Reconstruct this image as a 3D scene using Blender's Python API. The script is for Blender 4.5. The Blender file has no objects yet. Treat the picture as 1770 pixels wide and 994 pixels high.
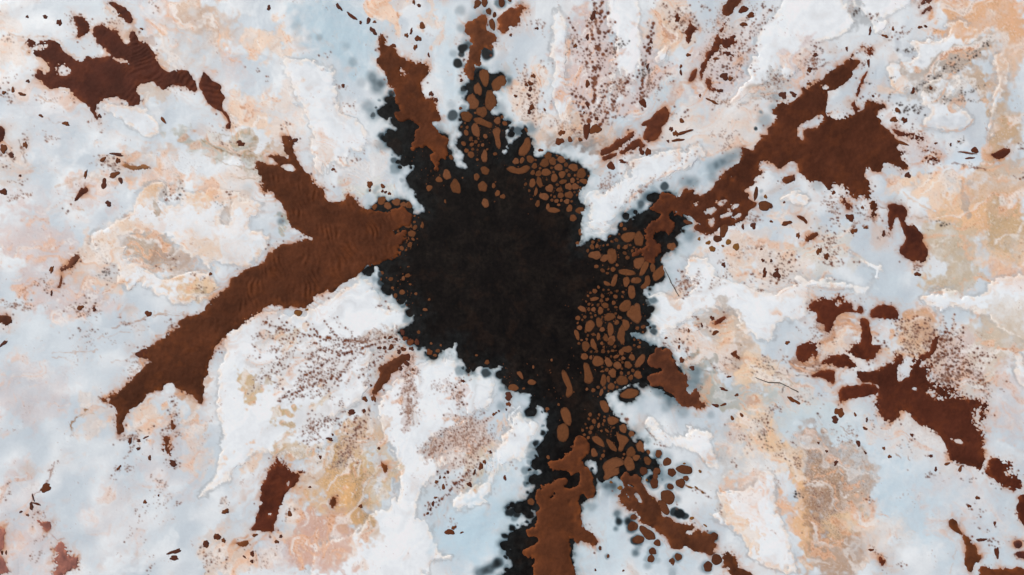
import bpy, math, random
import numpy as np
from mathutils import Vector

# ------------------------------------------------------------------ camera, sky, sun, exposure
S = 0.05                     # metres per photo pixel on the ground (drone view straight down)
SC = bpy.context.scene
cam_d = bpy.data.cameras.new("camera"); cam = bpy.data.objects.new("camera", cam_d)
SC.collection.objects.link(cam); SC.camera = cam
cam_d.sensor_width = 36.0; cam_d.lens = 24.0; cam_d.clip_end = 3000.0
cam.location = (0, 0, 1770 * S * 24.0 / 36.0); cam.rotation_euler = (0, 0, 0)

SUN_EL, SUN_AZ = math.radians(46), math.radians(-52)     # high thin cloud: wide soft sun from the upper left
w = bpy.data.worlds.new("World"); SC.world = w; w.use_nodes = True
nt = w.node_tree; bg = nt.nodes["Background"]
sky = nt.nodes.new("ShaderNodeTexSky"); sky.sky_type = 'NISHITA'; sky.sun_disc = False
sky.sun_elevation = SUN_EL; sky.sun_rotation = SUN_AZ; sky.air_density = 1.0; sky.dust_density = 4.0
nt.links.new(sky.outputs[0], bg.inputs[0]); bg.inputs[1].default_value = 0.10
sd = bpy.data.lights.new("sun", 'SUN'); sun = bpy.data.objects.new("sun", sd); SC.collection.objects.link(sun)
sd.energy = 2.1; sd.angle = math.radians(20); sd.color = (1.0, 0.95, 0.88)
sdir = Vector((math.sin(SUN_AZ) * math.cos(SUN_EL), math.cos(SUN_AZ) * math.cos(SUN_EL), math.sin(SUN_EL)))
sun.rotation_euler = sdir.to_track_quat('Z', 'Y').to_euler(); sun.location = (0, 0, 40)
SC.view_settings.view_transform = 'Standard'; SC.view_settings.look = 'None'
SC.view_settings.gamma = 1.0; SC.view_settings.exposure = 0.0; SC.view_settings.use_curve_mapping = False

# ------------------------------------------------------------------ the survey lattice (photo pixels -> metres)
G = 1.6
X0, X1, Y0, Y1 = -120.0, 1890.0, -120.0, 1114.0
NX, NY = int((X1 - X0) / G) + 1, int((Y1 - Y0) / G) + 1
xs = X0 + G * np.arange(NX); ys = Y0 + G * np.arange(NY)
PX, PY = np.meshgrid(xs, ys)
K = 400 / 1325.0
TILE = {a + str(i + 1): (ox, oy) for a, oy in (("T", 0), ("M", 250), ("L", 470), ("B", 694))
        for i, ox in enumerate((0, 350, 700, 1050, 1370))}

def pts(s):
    """'T1 10,20 30,40 M2 5,6' -> photo pixels; a tile name switches the survey sheet"""
    out = []; ox = oy = 0
    for t in s.split():
        if t in TILE: ox, oy = TILE[t]
        else:
            a, b = t.split(","); out.append((ox + float(a) * K, oy + float(b) * K))
    return np.array(out)

def chaikin(p, n=1):
    for _ in range(n):
        q = np.roll(p, -1, 0)
        p = np.stack([.78 * p + .22 * q, .22 * p + .78 * q], 1).reshape(-1, 2)
    return p

def noise(seed, lo, hi, beta=1.0, shape=None):
    ny, nx = shape or (NY, NX)
    r = np.random.default_rng(seed)
    f = np.fft.rfft2(r.standard_normal((ny, nx)).astype(np.float32))
    fy = np.fft.fftfreq(ny, G)[:, None]; fx = np.fft.rfftfreq(nx, G)[None, :]
    k = np.sqrt(fx * fx + fy * fy) + 1e-9
    amp = k ** (-beta) * np.exp(-(k * lo) ** 2) * (1 - np.exp(-(k * hi) ** 2))
    n = np.fft.irfft2(f * amp, s=(ny, nx))
    return (n / n.std()).astype(np.float32)

N_f = noise(1, 3, 9); N_f2 = noise(2, 3, 9)
N_m = noise(3, 8, 34); N_m2 = noise(4, 8, 34)
N_l = noise(5, 40, 160); N_l2 = noise(6, 40, 160); N_l3 = noise(61, 30, 120)
N_x = noise(7, 2, 60, 1.2); N_y = noise(8, 2, 60, 1.2)      # broad-band fractal
N_v = noise(9, 5, 8, 0.0)                                    # narrow band: worm-like lines
N_c = noise(10, 60, 400, 1.2)
N_s = noise(13, 7, 90, 1.5); N_s2 = noise(14, 7, 90, 1.5); N_e = noise(15, 2, 14, 1.0)
# grain that runs outwards from the pool
TH = np.arctan2(PY - 470, PX - 865); RR = np.hypot(PX - 865, PY - 470) + 20
tab = noise(11, 3, 26, 1.0, (1024, 1024)); tab2 = noise(12, 4, 60, 1.2, (1024, 1024))
N_s_ = noise(19, 10, 90, 1.4)
def polar(t, ka, kr, ph=0):
    u = (TH + (N_l * 11 + N_s_ * 4) / RR + ph) / (2 * math.pi) * ka + 2048; v = np.log(RR) * kr + N_m * .6 + 100
    i = u.astype(int); j = v.astype(int); a = u - i; b = v - j
    g = lambda jj, ii: t[jj % 1024, ii % 1024]
    return ((g(j, i) * (1 - a) + g(j, i + 1) * a) * (1 - b) + (g(j + 1, i) * (1 - a) + g(j + 1, i + 1) * a) * b).astype(np.float32)
N_p = polar(tab, 1024, 70); N_p2 = polar(tab2, 1024, 60, 1.0); N_r = polar(tab2, 1024, 20, 2.0); N_r2 = polar(tab2, 700, 16, 3.0); N_q = polar(tab, 1400, 48, 4.0); N_q2 = polar(tab, 1100, 40, 5.0)

def sstep(x, a, b):
    t = np.clip((x - a) / (b - a), 0, 1); return t * t * (3 - 2 * t)

def sdf(polys, i0, i1, j0, j1):
    """signed distance (px, + inside, even-odd) on lattice rows j0:j1, columns i0:i1"""
    gx = xs[i0:i1:2]; gy = ys[j0:j1:2]
    gx = np.append(gx, gx[-1] + 2 * G); gy = np.append(gy, gy[-1] + 2 * G)
    A, B = np.meshgrid(gx, gy); A = A.astype(np.float32); B = B.astype(np.float32)
    d2 = np.full(A.shape, 1e9, np.float32); ins = np.zeros(A.shape, bool)
    for p in polys:
        q = np.roll(p, -1, 0)
        for (ax, ay), (bx, by) in zip(p, q):
            ex, ey = bx - ax, by - ay; L = ex * ex + ey * ey + 1e-9
            t = np.clip(((A - ax) * ex + (B - ay) * ey) / L, 0, 1)
            dx = A - ax - t * ex; dy = B - ay - t * ey
            np.minimum(d2, dx * dx + dy * dy, out=d2)
            if ay != by:
                c = (ay > B) != (by > B)
                ins ^= c & (A < ax + (B - ay) * (ex / (by - ay) if by != ay else 0))
    s = np.sqrt(d2); s[~ins] *= -1
    h, w_ = j1 - j0, i1 - i0
    up = np.empty((A.shape[0] * 2, A.shape[1] * 2), np.float32)
    R = np.pad(s, ((0, 1), (0, 1)), mode='edge')
    up[0::2, 0::2] = s; up[0::2, 1::2] = .5 * (R[:-1, :-1] + R[:-1, 1:]); up[1::2, 0::2] = .5 * (R[:-1, :-1] + R[1:, :-1])
    up[1::2, 1::2] = .25 * (R[:-1, :-1] + R[:-1, 1:] + R[1:, :-1] + R[1:, 1:])
    return up[:h, :w_]

def box_of(polys, m):
    a = np.concatenate(polys); lo = a.min(0) - m; hi = a.max(0) + m
    i0 = max(0, int((lo[0] - X0) / G)); i1 = min(NX, int((hi[0] - X0) / G) + 2)
    j0 = max(0, int((lo[1] - Y0) / G)); j1 = min(NY, int((hi[1] - Y0) / G) + 2)
    return i0, i1, j0, j1

def lin(c):
    c = np.asarray(c, np.float32) / 255.0
    return np.where(c <= .04045, c / 12.92, ((c + .055) / 1.055) ** 2.4).astype(np.float32)

# ------------------------------------------------------------------ survey: outlines
POOL = """T2 1100,560 1060,580 1010,620 1005,660 1050,680 1090,665 1070,700 1100,725 1125,735 1110,755 1050,770 1060,790 1085,795 1060,820
1085,845 1130,860 1160,850 1140,890 1125,940 1160,955 1225,930 1210,975 1190,990 M2 1165,190 1180,240 1210,255 1225,310 1280,370 1230,400
1205,390 1190,330 1120,310 1060,330 1040,300 1000,310 990,345 955,360 960,385 1150,400 1100,420 1090,480 1100,560 1120,640 1060,650 1000,670 960,695 920,710 925,745 950,755 975,735 985,690 1010,700 1045,770 1055,800 1075,850 1110,880 1150,870 1175,880
1175,920 1200,950 1240,985 L2 1245,240 1215,270 1180,310 1120,340 1150,370 1180,330 1200,370 1240,400 1275,430 1310,470 L3 100,420 130,450 170,480 210,450 265,440
285,405 300,400 295,440 310,490 345,540 390,575 415,545 470,545 510,550 560,540 550,580 575,600 595,600 570,640 590,675 625,690 725,690
725,740 715,780 745,800 760,755 800,790 830,830 815,880 825,910 795,960 B3 770,250 745,275 770,300 745,360 720,380 770,385 790,410
740,440 725,465 755,475 740,510 715,530 690,570 610,600 640,625 680,650 740,615 760,640 710,700 620,740 580,770 590,830 610,850 595,890
610,905 620,945 570,985 540,1010 480,1400 760,1400 985,1400 980,1000 950,870 970,800 1010,760 1000,600 1040,560 1085,520 1100,480 1090,420
1040,385 1030,350 1060,340 1100,335 1110,380 1100,430 1125,470 1170,450 1215,420 1230,440 B4 70,440 130,470 150,500 200,480 190,430 240,380 270,440
300,400 290,340 250,330 220,290 205,260 215,230 185,215 150,230 130,200 160,190 150,165 120,170 110,130 80,120 60,80 30,70 15,30 L3 1180,800
1170,760 1145,710 1170,690 1240,665 1310,635 L4 220,640 290,660 340,700 400,740 430,740 430,560 390,520 360,470 330,430 250,430 230,400
180,380 140,370 130,345 190,345 225,330 240,300 215,250 235,200 220,150 200,140 M4 215,820 260,800 330,780 320,700 300,660 340,620 390,600
400,570 385,545 420,510 450,490 400,490 480,440 440,400 380,390 370,350 400,300 340,270 300,290 260,310 255,350 225,380 200,390 150,410
165,440 110,430 60,465 70,500 0,535 M3 1155,555 1100,535 1060,545 1010,585 980,580 1005,560 1015,510 1005,460 1015,410 1000,380 1030,370
1020,345 990,310 1000,260 1050,220 1050,150 1000,110 940,90 890,60 830,40 790,75 760,75 735,70 735,0 T3 740,880 730,800 700,770 680,750
650,790 620,810 600,860 570,890 560,870 590,830 575,780 595,700 560,670 500,660 480,640 530,600 520,560 500,520 560,500 580,450 545,410
500,430 460,400 430,400 410,440 370,470 360,510 350,560 370,600 380,630 330,660 320,700 310,740 330,770 300,800 290,850 340,870 330,920
360,950 350,970 320,965 285,945 275,900 255,860 240,810 250,770 200,765 170,740 150,700 100,640"""
POOL2 = "L4 60,700 120,655 185,670 185,700 150,740 110,750 70,730"      # islet moat in the pale wedge

# name, group, category, label, colour, wobble(px), outlines
BROWN, RED, DARKR, PINKB = (85, 46, 26), (85, 41, 26), (79, 40, 28), (152, 102, 92)
CLB = (110, 68, 41)
BANKS = [
 ("sediment_bank", "bank", "dark red brown bank with round pale hole and ripples beside white tongue of crust", DARKR, 1.6, ["""T1 145,225 175,218 205,235 250,235 290,228
320,235 345,265 365,300 400,320 435,345 485,350 492,322 520,330 560,330 600,325 635,320 610,285 575,260 550,235 535,200 525,165 540,140 600,145
625,165 660,165 690,210 715,260 745,255 735,190 765,180 800,235 850,260 885,300 900,350 935,395 975,410 1020,402 1055,400 1090,420 1115,465
1135,520 1100,525 1060,500 1020,485 985,490 940,515 910,500 880,470 840,470 800,485 780,520 800,560 805,590 780,610 745,600 715,575 680,560
630,555 590,570 555,600 545,640 560,680 578,715 555,690 530,650 505,610 470,580 430,560 410,525 395,505 340,500 285,503 255,490 235,455
190,435 225,425 210,395 235,405 265,420 290,400 275,350 235,335 195,310 165,295 190,280 160,265""", "T1 320,400 340,375 375,372 405,390 400,420 370,438 335,430",
 "T1 640,325 690,335 745,355 735,368 690,355 645,345", "T1 180,262 225,262 270,248 272,268 230,282 200,284"]),
 ("sediment_bank", "bank", "small ragged dark brown bank at the tip of the rippled red brown bank", DARKR, 1.2, ["""T1 410,80 440,95 480,100 510,135 515,170 510,195
480,200 455,218 425,210 445,190 440,160 430,125"""]),
 ("sediment_bank", "bank", "curved dark brown sliver lying alone above the rippled bank", DARKR, 1.2, ["""T1 620,15 650,8 700,35 735,65 750,85 758,125 745,140
720,115 695,110 680,80 655,50"""]),
 ("sediment_bank", "bank", "dark red drop with a thin tail beside a peach crust hummock", DARKR, 1.0, ["""T1 1165,405 1180,425 1205,455 1240,475 1265,490 1260,510 1275,540
1292,560 1275,585 1268,620 1290,640 1320,680 1325,740 1295,735 1295,715 1310,700 1290,665 1260,635 1215,615 1185,585 1175,555 1150,530 1140,485 1150,445"""]),
 ("sediment_tongue", "sediment tongue", "long rippled brown tongue that forks in two west of the black pool", BROWN, 1.7, ["""T2 458,770 480,790 530,795 540,805 520,820 515,850
520,880 550,930 590,985 M2 605,165 635,215 660,235 690,245 700,270 690,295 720,320 770,335 800,325 830,275 850,295 870,310 885,340 920,365 965,380
1005,385 1060,385 1110,370 1145,345 1170,380 1200,395 1200,440 1185,470 1150,460 1110,490 1080,500 1110,510 1165,490 1165,520 1150,560 1120,575 1130,620 1100,650 1040,660 1000,685 945,695
900,730 865,770 800,790 775,830 740,852 710,832 660,855 620,905 595,940 560,935 510,925 470,940 430,915 390,915 345,945 L2 270,265 215,310 150,350
100,400 55,465 35,545 40,580 5,605 L1 1165,640 1170,690 1160,755 1140,750 1115,715 1060,690 1010,665 985,630 950,640 920,675 855,690 820,745 780,765
735,800 710,855 705,935 665,930 665,860 670,800 650,765 610,755 570,720 625,740 630,705 690,680 740,625 790,575 840,530 850,510 790,490 780,465
830,430 890,410 910,385 970,345 1030,320 1010,290 1070,255 1165,230 1210,190 1230,140 1300,90 M2 5,960 50,895 100,850 145,820 155,775 210,740 265,705
330,685 365,660 370,625 440,590 450,565 490,570 560,545 590,535 635,562 630,535 580,515 545,490 510,465 490,430 470,380 440,320 410,285 385,265
345,270 335,235 345,200 310,155 305,115 320,85 350,105 400,120 440,115 400,75 370,65 410,55 460,70 490,80 470,40 462,0""",
 "M2 445,115 480,105 520,125 535,150 500,155 460,135"]),
 ("sediment_tongue", "sediment tongue", "brown tongue tapering north to a string of drops with one small pale hole", BROWN, 1.9, ["""T2 1010,205 1035,200 1055,225 1050,265 1090,270
1105,310 1140,330 1180,345 1210,355 1240,355 1280,370 1300,395 1295,425 1270,440 1255,470 1260,520 1275,560 1310,565 T3 150,560 165,590 185,640 205,670 195,695
165,690 150,700 185,740 200,770 250,790 245,830 240,900 195,920 190,975 165,970 160,930 140,890 160,880 180,885 150,850 120,830 100,855 90,830 40,860
30,830 60,790 50,760 80,715 40,680 0,690 T2 1130,700 1100,660 1130,630 1120,600 1100,540 1095,500 1065,490 1060,440 1040,400 1015,375 995,350 1000,330
1025,320 1010,285 1005,245""", "T2 1130,395 1155,400 1165,430 1150,440"]),
 ("sediment_bank", "bank", "jagged brown bank split off the clump chain north of the pool", (104, 58, 36), 1.3, ["""T3 635,45 655,20 700,45 670,70 655,100 660,130 630,150 600,150
575,190 540,190 530,160 545,140 525,125 530,95 570,70 600,45"""]),
 ("sediment_bank", "bank", "lumpy brown bank of merged clumps in the chain north of the pool", (100, 58, 36), 1.4, ["""T3 340,150 360,125 400,110 440,88 470,95 475,130 455,150
470,180 510,185 530,210 525,240 490,250 510,280 490,290 460,265 440,280 430,340 440,375 410,380 395,350 400,440 385,460 350,445 340,405 345,345 360,335 365,270
400,250 370,235 380,200 345,200"""]),
 ("sediment_tongue", "sediment tongue", "broad dark brown tongue with fingers reaching east through pale crust", (80, 43, 27), 1.8, ["""T5 420,250 415,275 380,300 350,315 330,345 290,370
310,360 345,345 380,330 385,360 350,400 350,425 300,480 255,510 200,525 195,560 200,600 195,630 150,655 100,690 50,705 25,745 30,780 55,810 70,800 55,760
70,735 130,735 170,700 190,655 225,660 240,685 300,680 345,660 380,635 415,620 435,575 465,580 490,595 530,595 535,620 490,630 480,650 500,690 510,720
560,750 580,780 600,810 650,830 600,830 590,850 660,880 610,905 690,945 640,975 600,960 M5 570,110 520,105 510,150 480,160 440,140 425,120 410,150
420,210 445,210 440,270 465,320 490,355 475,380 480,410 450,410 445,370 440,330 400,290 380,285 375,325 345,310 310,270 300,235 260,235 235,215 225,260
205,265 180,230 160,205 90,210 70,180 45,160 40,125 0,110 M4 1100,120 1060,95 1030,105 1010,135 960,130 920,90 870,100 865,140 890,170 850,190
830,230 790,260 790,275 815,280 810,310 855,330 850,365 815,370 800,410 760,445 700,470 680,455 640,470 630,500 590,515 540,515 505,490 500,460 530,455 500,430 460,410 400,400 380,385 340,400 380,450 385,490 350,525 330,500 300,485 270,500 260,540 310,580 310,610 270,650 265,680 220,660 200,620 160,640
140,640 150,610 190,590 230,590 215,530 220,470 250,430 290,430 320,400 280,390 250,370 260,345 300,320 300,280 360,275 380,295 430,290 430,260 480,255
500,270 490,285 540,290 600,255 620,215 700,130 760,100 770,30 785,10 T4 780,845 830,860 840,830 900,790 870,780 920,765 920,740 970,680 965,660 945,640
960,600 990,590 1040,590 1080,570 1110,540 1115,490 1150,510 1200,460 1240,450 1250,420 1325,385 T5 265,385 330,320 365,300""",
 "T5 163,495 180,487 200,500 190,515 172,512", "M4 700,185 715,170 720,190 708,200", "M4 555,382 600,358 628,365 600,392 562,396", "M4 615,322 660,308 692,322 650,348 628,342", "M4 566,425 602,408 610,462 590,474 570,445", "M4 690,362 740,338 762,345 720,376 690,384", "M4 478,340 518,332 522,350 485,358", "M4 640,408 700,384 724,390 660,424", "M4 700,425 750,395 765,400 715,440"]),
 ("sediment_bank", "bank", "ragged curled red brown bank with frayed upper edge under the white crust shelf", RED, 1.3, ["""L5 80,215 100,180 130,150 160,145 200,150 230,155 265,128 300,145 290,165
320,170 345,185 340,215 370,220 380,185 405,215 400,245 370,235 330,230 290,230 250,255 240,290 230,330 205,360 180,330 180,295 135,285 145,250 130,225""",
 "L5 250,180 265,165 288,158 275,175 258,200"]),
 ("sediment_bank", "bank", "smooth oval dark red bank under a greyish milky bay", RED, .8, ["L5 440,235 470,200 520,185 570,195 600,215 610,250 600,270 560,275 500,265 445,262"]),
 ("sediment_bank", "bank", "hooked red brown bank curling round a milky white bay", RED, 1.1, ["""L5 385,265 430,265 445,320 455,380 450,415 480,420 520,415 500,445 475,475 470,500
430,508 370,495 335,475 300,460 345,410 385,400 395,350 390,300"""]),
 ("sediment_bank", "bank", "flat scalloped red brown bank closing the milky bay from below", RED, 1.1, ["""L5 150,515 200,490 215,465 270,465 325,470 330,500 360,520 370,540 330,550 290,545 255,540 240,535 190,530"""]),
 ("sediment_bank", "bank", "squarish blurred red brown bank beside small amber stains", RED, 1.4, ["L5 15,460 40,415 90,400 130,405 165,390 165,415 130,420 160,470 145,490 110,485 90,510 60,520 25,500"]),
 ("sediment_bank", "bank", "wedge shaped red brown bank pointing along a dark twig", RED, .9, ["L5 100,600 150,570 190,558 240,565 243,600 240,645 200,625 170,605"]),
 ("sediment_bank", "bank", "lens shaped dark bank below the round milky eye", RED, 1.2, ["L5 260,680 300,655 380,645 450,640 490,655 490,690 450,710 370,720 310,730 270,750"]),
 ("sediment_bank", "bank", "largest red brown bank, frayed with specks on its upper right side", (80, 40, 26), 1.6, ["""L5 365,565 450,570 520,555 540,530 575,515 590,475 605,455 640,490 640,520 605,550
600,590 610,630 650,610 685,560 680,490 700,485 700,520 730,480 780,460 790,420 800,385 840,360 860,355 830,400 830,440 800,480 740,505 720,560
750,530 795,535 805,560 775,575 790,620 870,650 940,655 960,690 900,700 960,710 1000,735 1060,715 1095,715 1100,750 1120,730 1118,790 1105,840
1070,870 1050,885 1090,910 1105,940 1090,975 B5 1105,230 1090,270 1095,320 1085,400 1030,375 970,360 905,335 885,290 870,230 830,180 770,150 720,130
685,90 670,65 630,50 610,70 610,100 580,105 570,115 545,105 535,130 520,90 490,60 465,20 L5 460,750 490,715 495,670 480,640 400,630 370,600""",
 "B5 895,208 930,210 990,238 990,250 930,234", "L5 765,685 800,695 850,730 850,745 800,712", "L5 1040,830 1055,870 1060,810 1080,780 1048,800",
 "L5 685,660 712,665 718,685 700,680"]),
 ("sediment_bank", "bank", "two lobed red brown bank with frayed white gaps below the largest red bank", RED, 1.3, ["""B5 1090,400 1130,375 1120,340 1155,315 1210,340 1255,345 1260,380 1220,410
1260,405 1310,430 1320,470 1310,510 1260,515 1200,485 1170,460"""]),
 ("sediment_bank", "bank", "red brown bank running off along the curved milky shore", RED, 1.2, ["B5 1285,545 1340,530 1400,560 1420,700 1350,740 1310,690 1285,650 1280,600 1300,570"]),
 ("sediment_bank", "bank", "tadpole shaped amber brown bank with round head and crooked tail", (92, 52, 30), 1.2, ["""B5 890,685 920,670 945,690 950,735 985,760 1020,800 1055,830 1060,880 1085,880 1070,920 1040,920 1030,990 990,960 985,890 990,820 960,755 910,735 895,710"""]),
 ("sediment_bank", "bank", "wide rust bank with a wavy upper edge below the tadpole shaped bank", (98, 52, 30), 1.2, ["""B5 1065,950 1100,940 1150,960 1210,955 1250,960 1280,945 1320,960 1400,990 1380,1100 1080,1080"""]),
 ("sediment_bank", "bank", "club shaped dark bank hanging between milky water and ochre crust", DARKR, 1.0, ["""M5 540,340 600,340 650,355 663,395 640,430 655,470 690,460 715,490 750,530 735,545 770,590
778,620 765,660 740,678 700,670 650,650 615,620 610,595 640,565 650,535 630,500 615,440 590,410 570,480 560,500 550,460 545,400 555,385"""]),
 ("sediment_tongue", "sediment tongue", "wide brown tongue flowing south from the black pool between sooty edges", (90, 50, 29), 1.6, ["""B3 990,195 1020,205 1060,240 1060,290 1020,320 1020,370 1060,390 1080,440
1070,480 1090,490 1085,540 1050,560 1030,540 1020,510 985,565 1000,600 1005,650 1020,720 1075,755 1105,800 1095,830 1060,820 1010,795 980,820 965,780
940,775 950,850 940,890 970,940 980,1000 985,1300 720,1300 740,1000 735,970 745,890 700,890 670,865 690,845 740,830 765,800 745,770 700,775 685,740
720,720 750,730 755,690 745,640 780,625 765,590 750,560 745,530 770,500 790,480 840,465 930,430 935,460 905,495 940,500 990,490 1005,440 1000,395
950,430 945,400 880,390 850,400 825,375 820,345 880,335 920,310 960,260 970,215""", "B3 825,555 855,518 862,535 835,558", "B3 935,575 945,570 948,582 938,588",
 "B3 960,670 972,655 975,668 964,680"]),
 ("sediment_tongue", "sediment tongue", "dark brown tongue slanting south east from the pool beside separate round clumps", (84, 48, 30), 1.6, ["""B4 70,440 100,405 130,430 160,415 185,430 200,480 240,530 275,565 300,580 310,620
300,660 345,665 390,690 440,705 480,695 510,730 560,745 610,765 630,770 635,790 610,800 625,830 605,880 560,875 500,855 440,830 430,850 370,845 345,810
350,790 310,760 270,725 220,710 180,690 180,650 150,620 110,615 65,560 70,510 100,495 90,465""", "B4 115,475 150,480 158,500 135,490", "B4 110,530 128,540 125,558 112,548",
 "B4 155,530 175,525 200,580 180,570", "B4 450,745 480,735 518,740 490,752 465,768"]),
 ("sediment_bank", "bank", "dark brown bank trailing off the end of the south east tongue", (84, 48, 30), 1.3, ["B4 660,890 690,855 735,890 745,950 790,965 840,1000 900,1080 760,1080 700,990 690,950 650,955 665,920"]),
 ("sediment_tongue", "sediment tongue", "short reddish brown tongue ending in a sooty smear east of the pool", (88, 50, 33), 2.0, ["""L4 225,520 230,480 265,470 280,430 325,440 370,455 365,500 390,510 395,560 430,575 455,600 460,660
455,690 480,700 500,660 525,690 530,740 570,755 540,785 490,775 430,770 400,740 380,700 330,680 300,655 250,655 230,620 240,590 290,580 310,560 260,545 235,540"""]),
 ("sediment_bank", "bank", "ragged upright red brown bank between milky water and ochre crust", RED, 1.4, ["""B2 415,330 430,315 445,340 480,360 500,395 540,405 578,390 555,430 540,470 490,510 470,540 455,590 435,620
430,670 410,700 410,745 350,745 275,740 300,700 310,650 325,620 325,595 350,580 330,560 330,510 350,470 375,400 395,375""", "B2 485,450 497,455 493,490 484,485", "B2 375,645 388,630 385,665"]),
 ("sediment_bank", "bank", "thin arrowhead of amber mud below the ragged upright bank", (108, 62, 35), .8, ["B2 170,810 215,805 260,785 265,825 235,835"]),
 ("sediment_bank", "bank", "boot shaped brown bank in speckled crust southwest of the pool", (86, 48, 30), 1.4, ["""L2 960,700 985,650 1010,600 1020,570 1000,550 1050,525 1110,490 1145,470 1190,480 1190,495 1150,520 1120,560
1075,590 1065,620 1030,650 1010,690 985,710"""]),
 ("sediment_bank", "bank", "dusty pink brown strip of mud below a crooked thread of stain", PINKB, 1.2, ["B1 0,725 35,730 25,800 15,845 -20,860 -60,760"]),
 ("sediment_bank", "bank", "dusty pink brown corner bank with pale scratches", PINKB, 1.2, ["B1 -60,890 20,890 40,940 52,975 20,980 -60,1000"]),
 ("sediment_bank", "bank", "dusty rose brown bank with jagged left side in milky water", PINKB, 1.5, ["""B1 300,905 325,870 310,850 345,795 370,815 380,845 400,875 430,890 450,885 455,945 420,965 370,990 340,1040 300,1040 315,960 330,935"""]),
 ("sediment_bank", "bank", "small dusty pink triangular bank hanging on a thin thread", (140, 92, 82), 1.0, ["B1 190,635 215,670 240,690 290,685 298,720 280,750 235,715 205,670"]),
 ("sediment_bank", "bank", "cracked brown shard bank in pink stained crust", (96, 52, 32), 1.2, ["B1 925,205 975,190 975,240 985,300 965,310 915,270 945,255"]),
 ("sediment_bank", "bank", "small brown shard standing over the cracked shard bank", (96, 52, 32), 1.2, ["B1 985,95 1010,150 985,165 975,130"]),
 ("sediment_bank", "bank", "blunt diagonal brown bar with bent foot in pinkish crust", (92, 54, 40), 1.2, ["""M1 335,810 350,760 345,710 385,690 400,655 440,622 458,645 430,690 400,710 370,715 355,760 350,815 325,820"""]),
 ("sediment_bank", "bank", "dark brown spearhead bank with tan ring beside it", DARKR, 1.0, ["M1 425,330 440,280 475,235 500,245 505,270 470,290 440,325"]),
 ("sediment_bank", "bank", "golden brown smear of mud on the pinkish crust ridge", (140, 98, 66), 2.0, ["M1 700,110 760,120 850,115 855,135 800,145 770,150 720,135"]),
 ("sediment_bank", "bank", "dark brown block with tail of amber mud on the far milky flat", (84, 46, 30), 1.2, ["L1 -60,245 0,245 50,250 70,270 60,300 30,310 0,285 -60,290"]),
 ("sediment_bank", "bank", "dark brown bank cut off by the speckled pink flat", DARKR, 1.2, ["T1 -40,725 25,725 30,770 10,820 -40,810"]),
 ("sediment_bank", "bank", "tapering brown bank at the top of a dark branching stain", (86, 48, 32), 1.2, ["T4 660,40 690,0 720,-80 830,-80 770,0 740,40 705,90 680,95 660,80"]),
 ("sediment_bank", "bank", "narrow crooked brown stem of mud in grey speckled crust", (88, 46, 32), 1.0, ["T4 680,105 700,95 665,160 640,210 660,250 630,300 590,330 560,400 545,450 530,455 525,390 555,340 570,300 600,270 610,230 640,180"]),
 ("sediment_bank", "bank", "small maple leaf shaped dark bank beside the crooked stem", (84, 44, 32), .8, ["T4 650,220 690,215 730,195 725,230 760,240 720,260 690,285 660,275 650,245"]),
 ("sediment_bank", "bank", "thin dark comma bank below the leaf shaped bank", (84, 44, 32), .7, ["T4 660,300 710,297 750,315 770,335 735,325 660,318"]),
 ("sediment_bank", "bank", "lone brown almond bank below the crooked stem", (88, 46, 32), .7, ["T4 460,470 475,420 510,390 515,410 490,470"]),
 ("sediment_bank", "bank", "bent brown hook of mud at the foot of the crooked stem", (88, 46, 32), 1.0, ["T4 560,430 595,455 600,500 625,520 590,525 570,500 560,470"]),
 ("sediment_bank", "bank", "star shaped brown smear on peach flecked crust", (88, 46, 32), 1.3, ["T4 455,150 470,105 490,150 520,160 490,190 470,250 450,230 450,180", ]),
 ("sediment_bank", "bank", "blocky brown bank lying in the pale blue channel north east of the pool", (86, 46, 31), 1.1, ["T4 195,700 250,680 270,645 335,605 340,620 355,650 350,690 320,720 300,760 290,800 240,812 205,795 215,750 230,720 200,725"]),
 ("sediment_bank", "bank", "long lobed brown finger rising out of the clump field", (90, 48, 32), 1.0, ["T3 1115,885 1125,850 1170,840 1210,800 1270,785 1290,745 1315,755 1310,790 1260,820 1220,855 1170,880 1130,893"]),
 ("sediment_bank", "bank", "straight brown finger beside the long lobed finger", (90, 48, 32), 1.0, ["T4 60,880 110,840 150,800 190,785 200,820 225,840 150,850 90,890"]),
 ("sediment_bank", "bank", "flat brown slab at the foot of the two fingers", (90, 48, 32), .8, ["T3 1130,897 1180,878 1212,872 1218,890 1160,920 1130,920"]),
 ("sediment_bank", "bank", "small oval dark islet in the pale bay of the broad dark tongue", (88, 48, 30), .8, ["M4 995,215 1000,190 1035,175 1075,175 1065,210 1030,225"]),
 ("sediment_bank", "bank", "two lobed dark blot over an ochre stained hollow", (84, 46, 30), .8, ["M4 1075,410 1110,400 1150,440 1140,460 1110,435"]),
 ("sediment_bank", "bank", "curved dark blot with a spray of specks below it", (84, 46, 30), .8, ["M4 1130,545 1150,515 1200,500 1210,520 1180,540 1140,560"]),
 ("sediment_bank", "bank", "slanted dark slit in a round tan hollow", (92, 46, 30), .7, ["L4 600,300 640,265 680,252 683,270 640,295 615,308"]),
 ("sediment_bank", "bank", "three pronged dark blot in a triangular tan hollow", (84, 46, 32), .8, ["L4 695,470 745,445 740,475 765,500 725,485"]),
 ("sediment_bank", "bank", "pear shaped dark drop hanging below the broad dark tongue", DARKR, .8, ["M5 265,290 285,290 310,320 340,345 338,375 310,372 285,340"]),
 ("sediment_bank", "bank", "small diamond of dark mud at the tip of the broad dark tongue", RED, .8, ["T5 415,280 455,262 470,295 450,325 425,310"]),
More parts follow.
